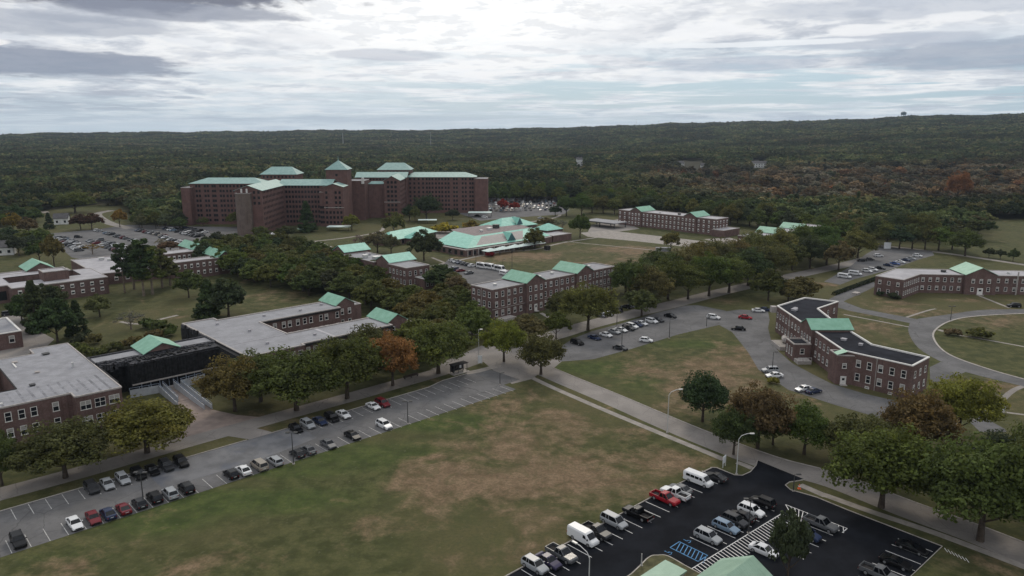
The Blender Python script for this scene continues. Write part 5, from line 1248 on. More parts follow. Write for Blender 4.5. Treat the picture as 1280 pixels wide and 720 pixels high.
def grove(poly, sp, wm, hm, cols, where, group, seed, keep_out=()):
    """trees filling a patch of ground, at least sp metres apart; called out front / middle / back and from the left"""
    rg = random.Random(seed); P = [G(*p) for p in poly]; xs = [p[0] for p in P]; ys = [p[1] for p in P]; pts = []
    for _ in range(6000):
        p = (rg.uniform(min(xs), max(xs)), rg.uniform(min(ys), max(ys)))
        if in_poly(p, P) and all((p[0] - q[0]) ** 2 + (p[1] - q[1]) ** 2 > sp * sp for q in pts): pts.append(p)
    pts.sort(key=lambda p: p[1]); n = len(pts); bands = max(1, (n + 11) // 12)
    names = {1: ['']}.get(bands) or (['front row, '] + ['%s row, ' % ordn(k + 1) for k in range(1, bands - 1)] + ['back row, '])
    for b_ in range(bands):
        sub = sorted(pts[b_ * n // bands:(b_ + 1) * n // bands], key=lambda p: PX(*p)[0])
        for i, p in enumerate(sub):
            c = cols[rg.randrange(len(cols))]; w = rg.uniform(*wm); h = rg.uniform(*hm)
            tree('full', p[0], p[1], w, h, c, '%s tree, %s from left, %s%s' % (CN[c], ordn(i + 1), names[b_], where), 'tree', group, seed)
grove([(244, 333), (300, 348), (345, 362), (398, 372), (412, 368), (455, 382), (468, 392), (478, 372), (440, 352), (405, 338), (385, 318), (320, 313), (262, 316)], 8.5, (11, 14), (10, 13.5), ['green', 'green', 'mid', 'dark', 'olive'], 'grove below the hospital', 'dense grove below the hospital', 21)
grove([(480, 392), (515, 400), (524, 424), (560, 436), (596, 428), (592, 404), (560, 398), (530, 385), (485, 372)], 8.5, (10, 13), (8.5, 11), ['green', 'olive', 'yolive', 'mid'], 'grove left of the central block', 'grove left of the central block', 22)
grove([(560, 388), (590, 394), (590, 372), (566, 362), (545, 372)], 9, (9, 12), (7, 9), ['brown', 'olive', 'green'], 'brown stand beside the minibuses', 'stand beside the minibus car park', 23)
grove([(455, 336), (470, 340), (478, 352), (455, 350), (430, 340), (420, 328)], 9, (9, 12), (7.5, 9.5), ['green', 'mid', 'dark'], 'patch before the teal roofs', 'patch before the teal roofs', 24)
grove([(735, 262), (800, 262), (910, 282), (1034, 296), (1034, 288), (905, 272), (800, 252), (735, 250)], 11, (12, 16), (12, 16), ['green', 'dark', 'mid', 'olive'], 'wood edge behind far block', 'wood edge behind the far brick blocks', 25)
grove([(1040, 300), (1085, 305), (1092, 294), (1040, 286)], 11, (12, 15), (11, 14), ['olive', 'green', 'brown'], 'stand by the low far building', 'stand right of the low far building', 26)
grove([(0, 284), (45, 278), (48, 268), (0, 268)], 12, (11, 15), (9, 13), ['dark', 'green', 'olive'], 'wood edge at the far left', 'wood edge at the far left', 27)
grove([(165, 286), (226, 287), (226, 281), (165, 280)], 9, (8, 11), (8, 12), ['dark', 'green', 'willow'], 'wood edge left of the hospital', 'wood edge left of the hospital', 28)
grove([(612, 254), (700, 253), (700, 247), (612, 247)], 11, (12, 16), (14, 18), ['dark', 'green', 'mid'], 'wood edge behind the crowded lot', 'wood edge behind the crowded lot', 29)
# hedge along the drive on the right
h0, h1 = G(1042, 369), G(1097, 349)
mb = MB(); dx, dy = h1[0] - h0[0], h1[1] - h0[1]; Lh = math.hypot(dx, dy)
rngh = np.random.default_rng(3); nq = 3800; u_ = rngh.random(nq); a_ = rngh.random(nq) * math.pi; cx = h0[0] + dx * u_ - dy / Lh * np.cos(a_) * 1.0; cyy = h0[1] + dy * u_ + dx / Lh * np.cos(a_) * 1.0; cz = .15 + np.sin(a_) * 1.5 * (.7 + .3 * rngh.random(nq))
hm = quads_mesh('hedge', np.stack([cx, cyy, cz], 1), np.stack([np.cos(a_) * -dy / Lh, np.cos(a_) * dx / Lh, np.sin(a_) + .2], 1) + rngh.normal(size=(nq, 3)) * .4, np.full(nq, .22), M['leaf'], rngh)
ho = link('hedge', hm); ho.color = (.020, .030, .014, 1); tag(ho, 'long clipped dark hedge between the far right car park and the drive', 'hedge')

# ------------------------------------------------------------ the wood that runs to the horizon (nobody could count it)
def far_wood():
    src = bpy.data.collections.new('far_wood_kinds')
    protos = []
    for k in range(5):
        me = crown_mesh('crown', 101 + k, R=6, z0=3.0, z1=13, clumps=38, per=30, leaf=.80, m=M['leaf_far']) if k < 4 else crown_mesh('crown', 111, R=4, z0=0, z1=15, clumps=32, per=18, leaf=.85, shape='cone', m=M['leaf_far'])
        o = bpy.data.objects.new('crown_kind', me); src.objects.link(o); protos.append(o)
    rng = np.random.default_rng(77); pts, scl, idx = [], [], []
    def clear(px, py):
        for q in CLEAR:
            if in_poly((px, py), q): return True
        return False
    CLEAR = [[(1222, 330), (1228, 292), (1252, 284), (1300, 276), (1400, 272), (1400, 340)], [(934, 221), (936, 207), (961, 207), (962, 221)], [(845, 218), (845, 205), (884, 206), (884, 219)],
             [(714, 218), (715, 201), (733, 201), (734, 218)], [(100, 276), (108, 259), (152, 257), (152, 280)]]
    r0 = 0
    for (ra, rb, sp) in ((430, 1100, 8.6), (1100, 2200, 10.5), (2200, 3400, 14.), (3400, 4700, 18.), (4700, 8600, 40.)):
        half = rad(42); A = half * (rb * rb - ra * ra); n = int(A / (sp * sp) * 1.02)
        r = np.sqrt(rng.random(n) * (rb * rb - ra * ra) + ra * ra); a = (rng.random(n) * 2 - 1) * half
        x = np.sin(a) * r; y = np.cos(a) * r; k = sp / 9.6
        for i in range(n):
            if r[i] < 1000:
                if not is_wood(x[i], y[i] + 2): continue
            if r[i] < 2000:
                p = PX(x[i], y[i])
                if clear(*p): continue
            z = terrain(x[i], y[i]); s = rng.uniform(.85, 1.3); low = 230 < x[i] < 620 and 640 < y[i] < 1120 and rng.random() < .85; hz = .42 if low else 1.0; s = s * .7 if low else s
            pts.append((x[i], y[i], z - .5)); scl.append((s * 1.2 * k, hz * max(1.0, k) ** .1 * rng.uniform(.86, 1.12))); idx.append(4 if rng.random() < .05 else rng.integers(0, 4))
    me = bpy.data.meshes.new('far_wood'); me.from_pydata(pts, [], [])
    sc = np.array(scl); v3 = np.stack([sc[:, 0], sc[:, 0], sc[:, 1]], 1)
    at = me.attributes.new('scl', 'FLOAT_VECTOR', 'POINT'); at.data.foreach_set('vector', v3.astype(np.float32).ravel())
    at = me.attributes.new('kind', 'INT', 'POINT'); at.data.foreach_set('value', np.array(idx, dtype=np.int32))
    at = me.attributes.new('turn', 'FLOAT', 'POINT'); at.data.foreach_set('value', (rng.random(len(pts)) * 6.283).astype(np.float32))
    o = link('far_wood', me); o['kind'] = 'stuff'
    ng = bpy.data.node_groups.new('plant_wood', 'GeometryNodeTree'); ng.interface.new_socket('Geometry', in_out='INPUT', socket_type='NodeSocketGeometry'); ng.interface.new_socket('Geometry', in_out='OUTPUT', socket_type='NodeSocketGeometry')
    N = ng.nodes; Lk = ng.links; gi, go = N.new('NodeGroupInput'), N.new('NodeGroupOutput')
    ci = N.new('GeometryNodeCollectionInfo'); ci.inputs[0].default_value = src; ci.inputs['Separate Children'].default_value = True; ci.inputs['Reset Children'].default_value = True
    ip = N.new('GeometryNodeInstanceOnPoints'); ip.inputs['Pick Instance'].default_value = True
    def attr(nm, ty):
        q = N.new('GeometryNodeInputNamedAttribute'); q.data_type = ty; q.inputs[0].default_value = nm; return [s_ for s_ in q.outputs if s_.name == 'Attribute' and s_.enabled][0]
    Lk.new(gi.outputs[0], ip.inputs['Points']); Lk.new(ci.outputs[0], ip.inputs['Instance'])
    Lk.new(attr('kind', 'INT'), ip.inputs['Instance Index']); Lk.new(attr('scl', 'FLOAT_VECTOR'), ip.inputs['Scale'])
    cb = N.new('ShaderNodeCombineXYZ'); Lk.new(attr('turn', 'FLOAT'), cb.inputs[2]); Lk.new(cb.outputs[0], ip.inputs['Rotation'])
    Lk.new(ip.outputs[0], go.inputs[0])
    md = o.modifiers.new('plant', 'NODES'); md.node_group = ng
    print('far wood trees', len(pts))
far_wood()
# ------------------------------------------------------------ vehicles (front towards +X)
def loft(mb, sections, m, cap=True):
    """sections: list of point rings of equal length"""
    base = []; k = s = mb.slot(m)
    for sec in sections: base.append(len(mb.v)); mb.v += [tuple(p) for p in sec]
    n = len(sections[0])
    for a, b in zip(base, base[1:]):
        for j in range(n): mb.f.append((a + j, b + j, b + (j + 1) % n, a + (j + 1) % n)); mb.mi.append(k)
    if cap:
        mb.f.append(tuple(base[0] + j for j in range(n))); mb.mi.append(k); mb.f.append(tuple(base[-1] + j for j in reversed(range(n)))); mb.mi.append(k)
SPEC = {  # L, W, H, belt z, bonnet end x, windscreen top x, roof back x, rear glass base x, boot height, wheel r
 'sedan': (4.75, 1.82, 1.45, .92, 1.05, .35, -.95, -1.75, .98, .33),
 'hatch': (4.35, 1.80, 1.52, .95, 1.00, .35, -1.45, -2.02, .98, .33),
 'coupe': (4.6, 1.84, 1.34, .88, .85, .15, -.70, -1.75, .93, .34),
 'suv': (4.70, 1.90, 1.72, 1.06, 1.10, .50, -1.80, -2.22, 1.08, .38),
 'wagon': (4.8, 1.82, 1.52, .94, 1.05, .40, -1.90, -2.25, .96, .33),
 'minivan': (5.05, 1.98, 1.78, 1.04, 1.55, .75, -2.15, -2.42, 1.05, .35)}
def wheel_mesh(r, w=.24):
    mb = MB(); n = 12
    ring = lambda rr, y: [(rr * math.cos(2 * math.pi * j / n), y, rr * math.sin(2 * math.pi * j / n)) for j in range(n)]
    loft(mb, [ring(r, -w / 2), ring(r, w / 2)], M['tyre']); loft(mb, [ring(r * .62, -w / 2 - .012), ring(r * .62, w / 2 + .012)], M['rim']); return mb.mesh('wheel')
def ring8(x, w, zb, zt, tum=.93): return [(x, -w * .94, zb), (x, -w, zb + (zt - zb) * .35), (x, -w * .985, zt - .16), (x, -w * tum * .96, zt), (x, w * tum * .96, zt), (x, w * .985, zt - .16), (x, w, zb + (zt - zb) * .35), (x, w * .94, zb)]
def car_parts(kind):
    """body mesh, glass mesh, list of wheel places, lamps; all shared by every car of the kind"""
    if kind in SPEC:
        L, Wd, H, bz, xb, xt, xr, xg, bt, wr = SPEC[kind]; w = Wd / 2; f, r = L / 2, -L / 2; B, Gm = MB(), MB(); P = M['paintcar']
        ho = bz - .06
        loft(B, [ring8(r, w * .86, .42, bt - .16), ring8(r + .10, w * .95, .26, bt - .03), ring8(r + .5, w, .22, bt), ring8(xg, w, .22, bz + (.0 if kind in ('sedan', 'coupe') else .02)), ring8(0, w, .20, bz), ring8(xb, w, .22, bz - .01), ring8(f - .55, w * .98, .22, ho - .10), ring8(f - .12, w * .92, .26, ho - .22), ring8(f, w * .80, .36, ho - .34)], P)
        tw = w * .76
        def gl(x, ww, z): return (x, ww, z)
        lo = [(xg, -w * .90, bz), (xb, -w * .90, bz), (xb, w * .90, bz), (xg, w * .90, bz)]; hi = [(xr, -tw, H - .05), (xt, -tw, H - .05), (xt, tw, H - .05), (xr, tw, H - .05)]
        Gm.hexa(lo + hi, M['carglass'])
        B.hexa([(xr - .06, -tw * 1.0, H - .07), (xt + .05, -tw * 1.0, H - .07), (xt + .05, tw, H - .07), (xr - .06, tw, H - .07), (xr + .12, -tw * .88, H), (xt - .15, -tw * .88, H), (xt - .15, tw * .88, H), (xr + .12, tw * .88, H)], P)
        for sy in (-1, 1):      # pillars
            for (a, c, th) in (((xb, bz), (xt, H - .05), .05), ((xg, bz), (xr, H - .05), .09), (((xb + xg) / 2, bz), ((xt + xr) / 2, H - .05), .05)):
                B.tube([(a[0], sy * w * .905, a[1] - .02), (c[0], sy * tw * 1.0, c[1])], th, P, 4)
            if kind in ('suv', 'minivan', 'wagon'):
                q = .32; B.tube([(xg * (1 - q) + xb * q, sy * w * .905, bz), (xr * (1 - q) + xt * q, sy * tw, H - .05)], .06, P, 4)
            B.box(xb - .25, xb - .10, sy * (w + .10) - .09, sy * (w + .10) + .09, bz + .02, bz + .16, P)
        B.box(r - .01, r + .03, -w * .3, w * .3, .62, .72, M['head']); B.box(r - .02, f + .01, -w * .88, w * .88, .20, .30, M['tyre']); B.box(f - .04, f + .012, -w * .55, w * .55, .42, .56, M['tyre'])
        lamps = [('headlight', 'head', f - .16, w * .68, ho - .36, .17, .13), ('taillight', 'tail', r + .03, w * .74, bt - .30, .08, .15)]
        wx = (f - .88, r + .92); return B.mesh('body'), Gm.mesh('window_glass'), [(x, s_ * (w - .10), wr) for x in wx for s_ in (-1, 1)], wheel_mesh(wr), lamps
    B, Gm = MB(), MB(); P = M['paintcar']
    if kind == 'pickup':
        L, w, H, wr = 5.7, .99, 1.88, .40; f, r = L / 2, -L / 2
        loft(B, [ring8(-.60, w, .38, 1.12), ring8(.9, w, .36, 1.14), ring8(1.35, w, .36, 1.12), ring8(f - .3, w * .97, .38, 1.04), ring8(f, w * .90, .45, .92)], P)
        for sy in (-1, 1): B.box(r + .05, -.6, sy * w - (.0 if sy < 0 else .12), sy * w + (.12 if sy < 0 else .0), .45, 1.14, P)
        B.box(r + .03, r + .12, -w, w, .45, 1.12, P); B.box(r + .1, -.6, -w + .12, w - .12, .48, .72, M['near_black']); B.box(r - .08, r + .04, -w * .9, w * .9, .42, .58, M['rim'])
        tw = w * .78; lo = [(-.72, -w * .92, 1.12), (1.30, -w * .92, 1.12), (1.30, w * .92, 1.12), (-.72, w * .92, 1.12)]; hi = [(-.52, -tw, H - .05), (.55, -tw, H - .05), (.55, tw, H - .05), (-.52, tw, H - .05)]
        Gm.hexa(lo + hi, M['carglass']); B.hexa([(-.60, -tw, H - .07), (.62, -tw, H - .07), (.62, tw, H - .07), (-.60, tw, H - .07), (-.45, -tw * .9, H), (.42, -tw * .9, H), (.42, tw * .9, H), (-.45, tw * .9, H)], P)
        for sy in (-1, 1):
            for a, c in ((1.30, .57), (-.72, -.54), (.25, .05)): B.tube([(a, sy * w * .92, 1.1), (c, sy * tw, H - .05)], .07, P, 4)
            B.box(1.0, 1.16, sy * (w + .12) - .1, sy * (w + .12) + .1, 1.12, 1.32, M['tyre'])
        lamps = [('headlight', 'head', f - .08, w * .72, .72, .16, .16), ('taillight', 'tail', r + .02, w * .88, .75, .07, .26)]
        return B.mesh('body'), Gm.mesh('window_glass'), [(x, s_ * (w - .12), wr) for x in (f - .95, r + 1.15) for s_ in (-1, 1)], wheel_mesh(wr, .28), lamps
    L, w, H, wr = {'cargo': (5.7, 1.0, 2.15, .37), 'passenger': (5.8, 1.0, 2.1, .37), 'minibus': (6.9, 1.1, 2.75, .42)}[kind]; f, r = L / 2, -L / 2
    def sec(x, zb, zt, ww): return [(x, -ww, zb), (x, -ww * 1.0, zb + .5), (x, -ww * .96, zt - .25), (x, -ww * .80, zt), (x, ww * .80, zt), (x, ww * .96, zt - .25), (x, ww, zb + .5), (x, ww, zb)]
    loft(B, [sec(r, .40, H - .12, w * .95), sec(r + .15, .34, H, w), sec(f - 1.75, .34, H, w), sec(f - 1.45, .34, H - .12, w), sec(f - .72, .34, 1.24, w * .97), sec(f - .15, .36, 1.02, w * .93), sec(f, .44, .80, w * .85)], P)
    # windscreen, side and rear panes stand 1.5 cm proud of the body
    zs0, zs1 = 1.28, H - .22; e = .02
    Gm.quad((f - .70, -w * .80, 1.30), (f - .70, w * .80, 1.30), (f - 1.42 + e, w * .74, H - .16), (f - 1.42 + e, -w * .74, H - .16), M['carglass'])
    Gm.quad((r - .012, w * .7, 1.35), (r - .012, -w * .7, 1.35), (r - .012, -w * .68, H - .42), (r - .012, w * .68, H - .42), M['carglass'])
    panes = [(f - 2.1, f - 1.35)] + ([] if kind == 'cargo' else [(f - 3.1, f - 2.25), (f - 4.1, f - 3.2), (f - 5.1, f - 4.2)] + ([(f - 6.2, f - 5.2)] if kind == 'minibus' else []))
    for sy in (-1, 1):
        for x0, x1 in panes:
            k = 1.012; z1_ = zs1 - .1; pts = [(x0, sy * w * k, zs0), (x1, sy * w * k, zs0), (x1 - (.28 if x1 > f - 1.4 else 0), sy * w * (k - .038), z1_), (x0, sy * w * (k - .038), z1_)]
            Gm.face(pts if sy < 0 else pts[::-1], M['carglass'])
        B.box(f - 1.05, f - .9, sy * (w + .12) - .1, sy * (w + .12) + .1, 1.25, 1.5, M['tyre'])
    B.box(r - .03, f + .02, -w * .9, w * .9, .28, .40, M['tyre'])
    if kind == 'minibus': B.box(r + 1.2, r + 2.4, -.5, .5, H, H + .22, M['stone'])
    lamps = [('headlight', 'head', f - .04, w * .68, .70, .1, .16), ('taillight', 'tail', r + .0, w * .9, .95, .06, .3)]
    return B.mesh('body'), Gm.mesh('window_glass'), [(x, s_ * (w - .12), wr) for x in (f - .95, r + 1.3) for s_ in (-1, 1)], wheel_mesh(wr), lamps
KIT = {}
def lamp_mesh(nm, m, wd, ht):
    mb = MB(); mb.box(-.06, .06, -wd, wd, -ht / 2, ht / 2, M[m]); return mb.mesh(nm)
NAME = {'sedan': 'sedan_car', 'hatch': 'hatchback_car', 'coupe': 'coupe_car', 'suv': 'suv_car', 'wagon': 'station_wagon', 'minivan': 'minivan', 'pickup': 'pickup_truck', 'cargo': 'cargo_van', 'passenger': 'passenger_van', 'minibus': 'minibus'}
WORD = {'sedan': ('sedan', 'car'), 'hatch': ('hatchback', 'car'), 'coupe': ('low coupe', 'car'), 'suv': ('SUV', 'car'), 'wagon': ('station wagon', 'car'), 'minivan': ('minivan', 'minivan'), 'pickup': ('pickup truck', 'pickup truck'), 'cargo': ('windowless cargo van', 'van'), 'passenger': ('passenger van', 'van'), 'minibus': ('minibus', 'minibus')}
PC = {'white': (.62, .62, .62), 'silver': (.29, .30, .31), 'grey': (.10, .103, .108), 'dark grey': (.026, .027, .030), 'black': (.005, .005, .006), 'dark blue': (.018, .028, .065), 'blue': (.05, .09, .24), 'light blue': (.16, .22, .29), 'dark red': (.13, .012, .018), 'red': (.26, .010, .018), 'beige': (.26, .23, .19), 'purple': (.03, .025, .06)}
def vehicle(kind, x, y, rz, col, label, group=None, z=.03):
    if kind not in KIT:
        bm_, gm, wh, wm, lamps = car_parts(kind); KIT[kind] = (bm_, gm, wh, wm, [(n, lamp_mesh(n, m, wd, ht), lx, ly, lz) for n, m, lx, ly, lz, wd, ht in lamps])
    bm_, gm, wh, wm, lamps = KIT[kind]
    r = empty(NAME[kind], (x, y, z), rz); tag(r, label, WORD[kind][1], group)
    b = link('body', bm_, r); b.color = (*PC[col], 1); link('window_glass', gm, r)
    for p in wh: link('wheel', wm, r, p)
    for n, me, lx, ly, lz in lamps:
        for s_ in (-1, 1): link(n, me, r, (lx, s_ * ly, lz))
    return r
R43 = rad(43)
def at_px(px, py): return G(px, py)
def park(rows, where, group, face, tq=None):
    """rows: (px, py, kind, colour[, face]); cars stand across the row, nose along `face` (+1 = uphill of the picture)"""
    rows = sorted(rows, key=lambda q: q[0]); n = len(rows)
    for i, q in enumerate(rows):
        px, py, kind, col = q[:4]; fc = q[4] if len(q) > 4 else face
        s, t = GST(px, py, .7)
        if tq is not None: t = t * .3 + tq * .7
        x, y = W(s, t); rg = random.Random(int(px * 7 + py))
        rz = R43 + (math.pi / 2 if fc > 0 else -math.pi / 2) + rad(rg.uniform(-1.6, 1.6))
        vehicle(kind, x, y, rz, col, '%s %s, %s from left %s' % (col, WORD[kind][0], ordn(i + 1), where), group)
park([(23, 676, 'suv', 'black', -1), (93.8, 654, 'sedan', 'white', -1), (117.7, 648, 'sedan', 'dark red', -1), (136.5, 643, 'sedan', 'dark blue'), (156, 636.7, 'coupe', 'dark red'), (175, 629, 'hatch', 'dark grey'), (192.7, 621, 'suv', 'black'), (213.5, 617, 'suv', 'silver'), (233.5, 610, 'suv', 'black'),
      (289, 592, 'hatch', 'black'), (305, 587.5, 'sedan', 'white'), (325, 581.5, 'minivan', 'beige'), (346, 577, 'wagon', 'silver'), (373, 567, 'hatch', 'dark grey'), (386, 562, 'sedan', 'grey'), (413.5, 556, 'sedan', 'grey', -1), (441, 544, 'sedan', 'black', -1), (479, 530, 'suv', 'white', -1)],
     'in the lower row, long car park', 'cars in the lower row of the long left car park', 1, 137.7)
park([(114, 608.5, 'suv', 'dark grey'), (134.4, 604.4, 'sedan', 'silver'), (153, 597, 'wagon', 'silver'), (172, 591, 'suv', 'black'), (188.5, 585, 'sedan', 'black'), (206, 580, 'suv', 'dark grey'), (226, 576.5, 'suv', 'black'),
      (368.8, 534.4, 'hatch', 'black'), (382.3, 528.5, 'suv', 'silver'), (398, 524.6, 'sedan', 'dark blue'), (412.5, 520.4, 'suv', 'black'), (427, 516.4, 'sedan', 'white'), (465.6, 506.5, 'coupe', 'white'), (477.5, 503.3, 'suv', 'dark red')],
     'in the upper row, long car park', 'cars in the upper row of the long left car park', -1, 149.7)
park([(668.8, 706, 'suv', 'silver', -1), (685.4, 700, 'sedan', 'purple', -1), (702, 692, 'pickup', 'grey', -1), (729, 671.5, 'cargo', 'white', -1), (746, 664, 'pickup', 'dark grey', -1), (767.7, 651, 'minivan', 'silver', -1), (797, 641.5, 'pickup', 'black', 1), (831, 622.5, 'pickup', 'red', -1),
      (844, 616.5, 'pickup', 'white', 1), (850, 610.5, 'sedan', 'grey', 1), (873, 600, 'passenger', 'white', -1), (894.5, 595, 'coupe', 'dark grey', 1)],
     'in the top row on black asphalt', 'vehicles in the top row of the black asphalt car park', -1)
park([(885, 670, 'suv', 'silver', -1), (912.5, 659.6, 'wagon', 'light blue', -1), (923, 652, 'suv', 'dark grey', -1), (931, 646, 'sedan', 'black', 1), (946, 640.5, 'suv', 'white', -1), (956, 628, 'suv', 'black', 1)],
     'in the middle row on black asphalt', 'cars in the middle row of the black asphalt car park', 1, 60.3)
park([(1008, 667, 'suv', 'dark blue', -1), (1026, 654.5, 'pickup', 'grey', -1), (955, 687, 'sedan', 'white', -1)],
     'below the hatched walkway', 'cars below the hatched walkway', -1)
park([(1144, 684.6, 'coupe', 'black', -1), (1121, 702, 'coupe', 'black', -1), (1091, 713, 'pickup', 'grey', -1)], 'in the bottom row on black asphalt', 'cars in the bottom right row', -1, 36.0)
park([(721.5, 427.7, 'suv', 'black'), (743, 421.5, 'sedan', 'dark blue'), (757.6, 418, 'sedan', 'white'), (768, 414, 'sedan', 'silver'), (776.5, 411.8, 'sedan', 'white'), (785.5, 409.8, 'suv', 'dark grey'), (790, 407.5, 'suv', 'white'), (796.5, 405.4, 'hatch', 'dark blue'), (802, 403.6, 'sedan', 'white'),
      (814.6, 401, 'suv', 'white'), (822, 399.4, 'sedan', 'dark grey'), (838, 394.4, 'sedan', 'black')], 'in the middle car park row', 'cars in the row of the middle car park', -1)
park([(751, 393.5, 'sedan', 'silver'), (760, 391.5, 'sedan', 'white'), (771, 387.5, 'suv', 'dark grey'), (782.7, 383, 'sedan', 'black'), (789, 381.5, 'sedan', 'silver')], 'in the short row beside the central block', 'cars beside the three storey block', 1)
for (px, py, kind, col, dg, lab) in [
 (807.7, 425, 'hatch', 'white', -20, 'white hatchback alone at the grass edge of the middle car park'), (775.4, 434.6, 'sedan', 'dark grey', -40, 'dark grey sedan alone beside the dark pole in the middle car park'),
 (892, 396.5, 'suv', 'white', -35, 'white SUV at the exit of the middle car park'), (923, 410.4, 'sedan', 'black', 165, 'black sedan at the mouth of the drive below the red car'), (931.7, 396.5, 'sedan', 'red', -25, 'red sedan at the mouth of the drive'),
 (948, 388, 'sedan', 'white', -15, 'white sedan near the left end of the black roofed building'), (956.7, 386.8, 'sedan', 'dark blue', -20, 'dark blue sedan behind the white one near the black roofed building'),
 (963, 462.7, 'suv', 'silver', 180, 'silver SUV beside the thin pole on the drive'), (968, 469, 'sedan', 'white', 185, 'white sedan in front of the silver SUV on the drive'),
 (1004.6, 485.8, 'sedan', 'white', 200, 'white sedan on the drive before the black roofed building'), (1017, 488.4, 'sedan', 'dark blue', 28, 'dark blue sedan next to the white one on the drive'),
 (1267.5, 382, 'suv', 'black', 170, 'black SUV on the circle drive at the right edge'), (222 + 384, 271.5, 'suv', 'white', 0, 'white SUV right of the drive-in canopy of the hospital'), (597, 269.5, 'sedan', 'black', 0, 'black car under the drive-in canopy of the hospital'),
 (98, 296, 'suv', 'black', 10, 'black SUV alone on the open part of the left car park'), (1077.5, 325.5, 'sedan', 'black', 0, 'black sedan, left of three along the trees of the far right car park'), (1087, 324, 'sedan', 'dark grey', 0, 'dark grey sedan, middle of three along the trees of the far right car park'), (1098, 319.5, 'suv', 'white', 0, 'white SUV, right of three along the trees of the far right car park'),
 (11, 392, 'suv', 'dark grey', 40, 'dark grey SUV in the yard at the left edge'), (676, 272.5, 'sedan', 'silver', 20, 'silver sedan on the road below the two red trees')]:
    x, y = G(px, py, .6); vehicle(kind, x, y, rad(dg), col, lab)
park([(1055.6, 345.5, 'passenger', 'white'), (1069, 342, 'passenger', 'white'), (1084, 338.5, 'suv', 'white'), (1091, 336.8, 'suv', 'white'), (1100.4, 334.6, 'sedan', 'black'), (1110.8, 331, 'sedan', 'dark blue'), (1118.8, 329, 'sedan', 'blue'), (1125.8, 327, 'sedan', 'white'), (1132.7, 324.6, 'sedan', 'dark blue'), (1139, 323, 'sedan', 'silver'), (1147, 319.4, 'suv', 'white')],
     'in the far right car park row', 'cars in the row of the far right car park', -1)
park([(603, 333.5, 'minibus', 'white'), (612.5, 334.6, 'minibus', 'white'), (625, 337, 'minibus', 'white'), (631, 342, 'passenger', 'white')], 'in the bus row beside the central block', 'white buses beside the three storey block', -1)
# small shared one-piece cars for the crowded lots
TINY = {}
def tiny(kind):
    if kind not in TINY:
        bm_, gm, wh, wm, lamps = car_parts(kind); mb = MB(); bodies = []
        for me, off in [(bm_, (0, 0, 0)), (gm, (0, 0, 0))]:
            for p in me.polygons: mb.face([tuple(Vector(me.vertices[i].co) + Vector(off)) for i in p.vertices], me.materials[p.material_index])
        for p in wh: mb.box(p[0] - .3, p[0] + .3, p[1] - .12, p[1] + .12, 0, .6, M['tyre'])
        TINY[kind] = mb.mesh(NAME[kind])
    return TINY[kind]
def tiny_row(a, b, n, ang, where, group, seed, skip=.08, lean=None):
    rg = random.Random(seed); k = 0; A, B = G(*a), G(*b)
    for i in range(n):
        if rg.random() < skip: continue
        k += 1; f = i / max(1, n - 1); kind = rg.choice(['sedan', 'sedan', 'suv', 'suv', 'hatch', 'minivan']); col = rg.choice(['white', 'white', 'silver', 'silver', 'grey', 'dark grey', 'black', 'black', 'dark blue', 'dark grey', 'white', 'grey', 'dark red', 'light blue', 'beige'])
        o = link(NAME[kind], tiny(kind), None, (A[0] + (B[0] - A[0]) * f, A[1] + (B[1] - A[1]) * f, .03), ang + rg.uniform(-.04, .04) + (math.pi if rg.random() < .5 else 0)); o.color = (*PC[col], 1)
        tag(o, '%s %s, %s from left %s' % (col, WORD[kind][0], ordn(k), where), WORD[kind][1], group)
def row_ang(a, b, d=90): A, B = G(*a), G(*b); return math.atan2(B[1] - A[1], B[0] - A[0]) + rad(d)
ROWS = [((566, 327.2), (590, 333.5), 6, 'in the back row beside the white buses'), ((566, 336.5), (586, 342.5), 5, 'in the front row left of the white buses'),
 ((70, 297.5), (99, 314), 14, 'in the outer row by the pale hall'), ((79, 297), (106, 311), 12, 'in the inner row by the pale hall'),
 ((112, 302), (152, 316), 14, 'in the middle row behind the pale hall'), ((125, 301), (160, 313.5), 13, 'in the next row behind the pale hall'),
 ((122, 289), (175, 304), 18, 'in the long row crossing the hospital lot'), ((173, 289), (205, 295.5), 11, 'in the short row right of the long one'),
 ((207, 286.5), (246, 296.5), 13, 'in the upper row by the hospital wing'), ((216, 286), (252, 295), 12, 'in the second row by the hospital wing'), ((203, 297), (230, 306), 9, 'in the row by the orange-brown tree'), ((232, 285.5), (256, 291), 5, 'in the row nearest the hospital wing')]
for i, (a, b, n, wh_) in enumerate(ROWS): tiny_row(a, b, n, row_ang(a, b), wh_, 'cars ' + wh_, 40 + i)
for i in range(6):
    y = 250.2 + i * 2.45; tiny_row((609 + i * 1, y + 1.5), (700 + i * 1.2, y), (21, 20, 20, 19, 18, 16)[i], rad(84), 'in the %s row behind the hospital' % (['back', 'second', 'third', 'fourth', 'fifth', 'front'][i]), 'cars in the crowded lot behind the hospital', 70 + i, .12)
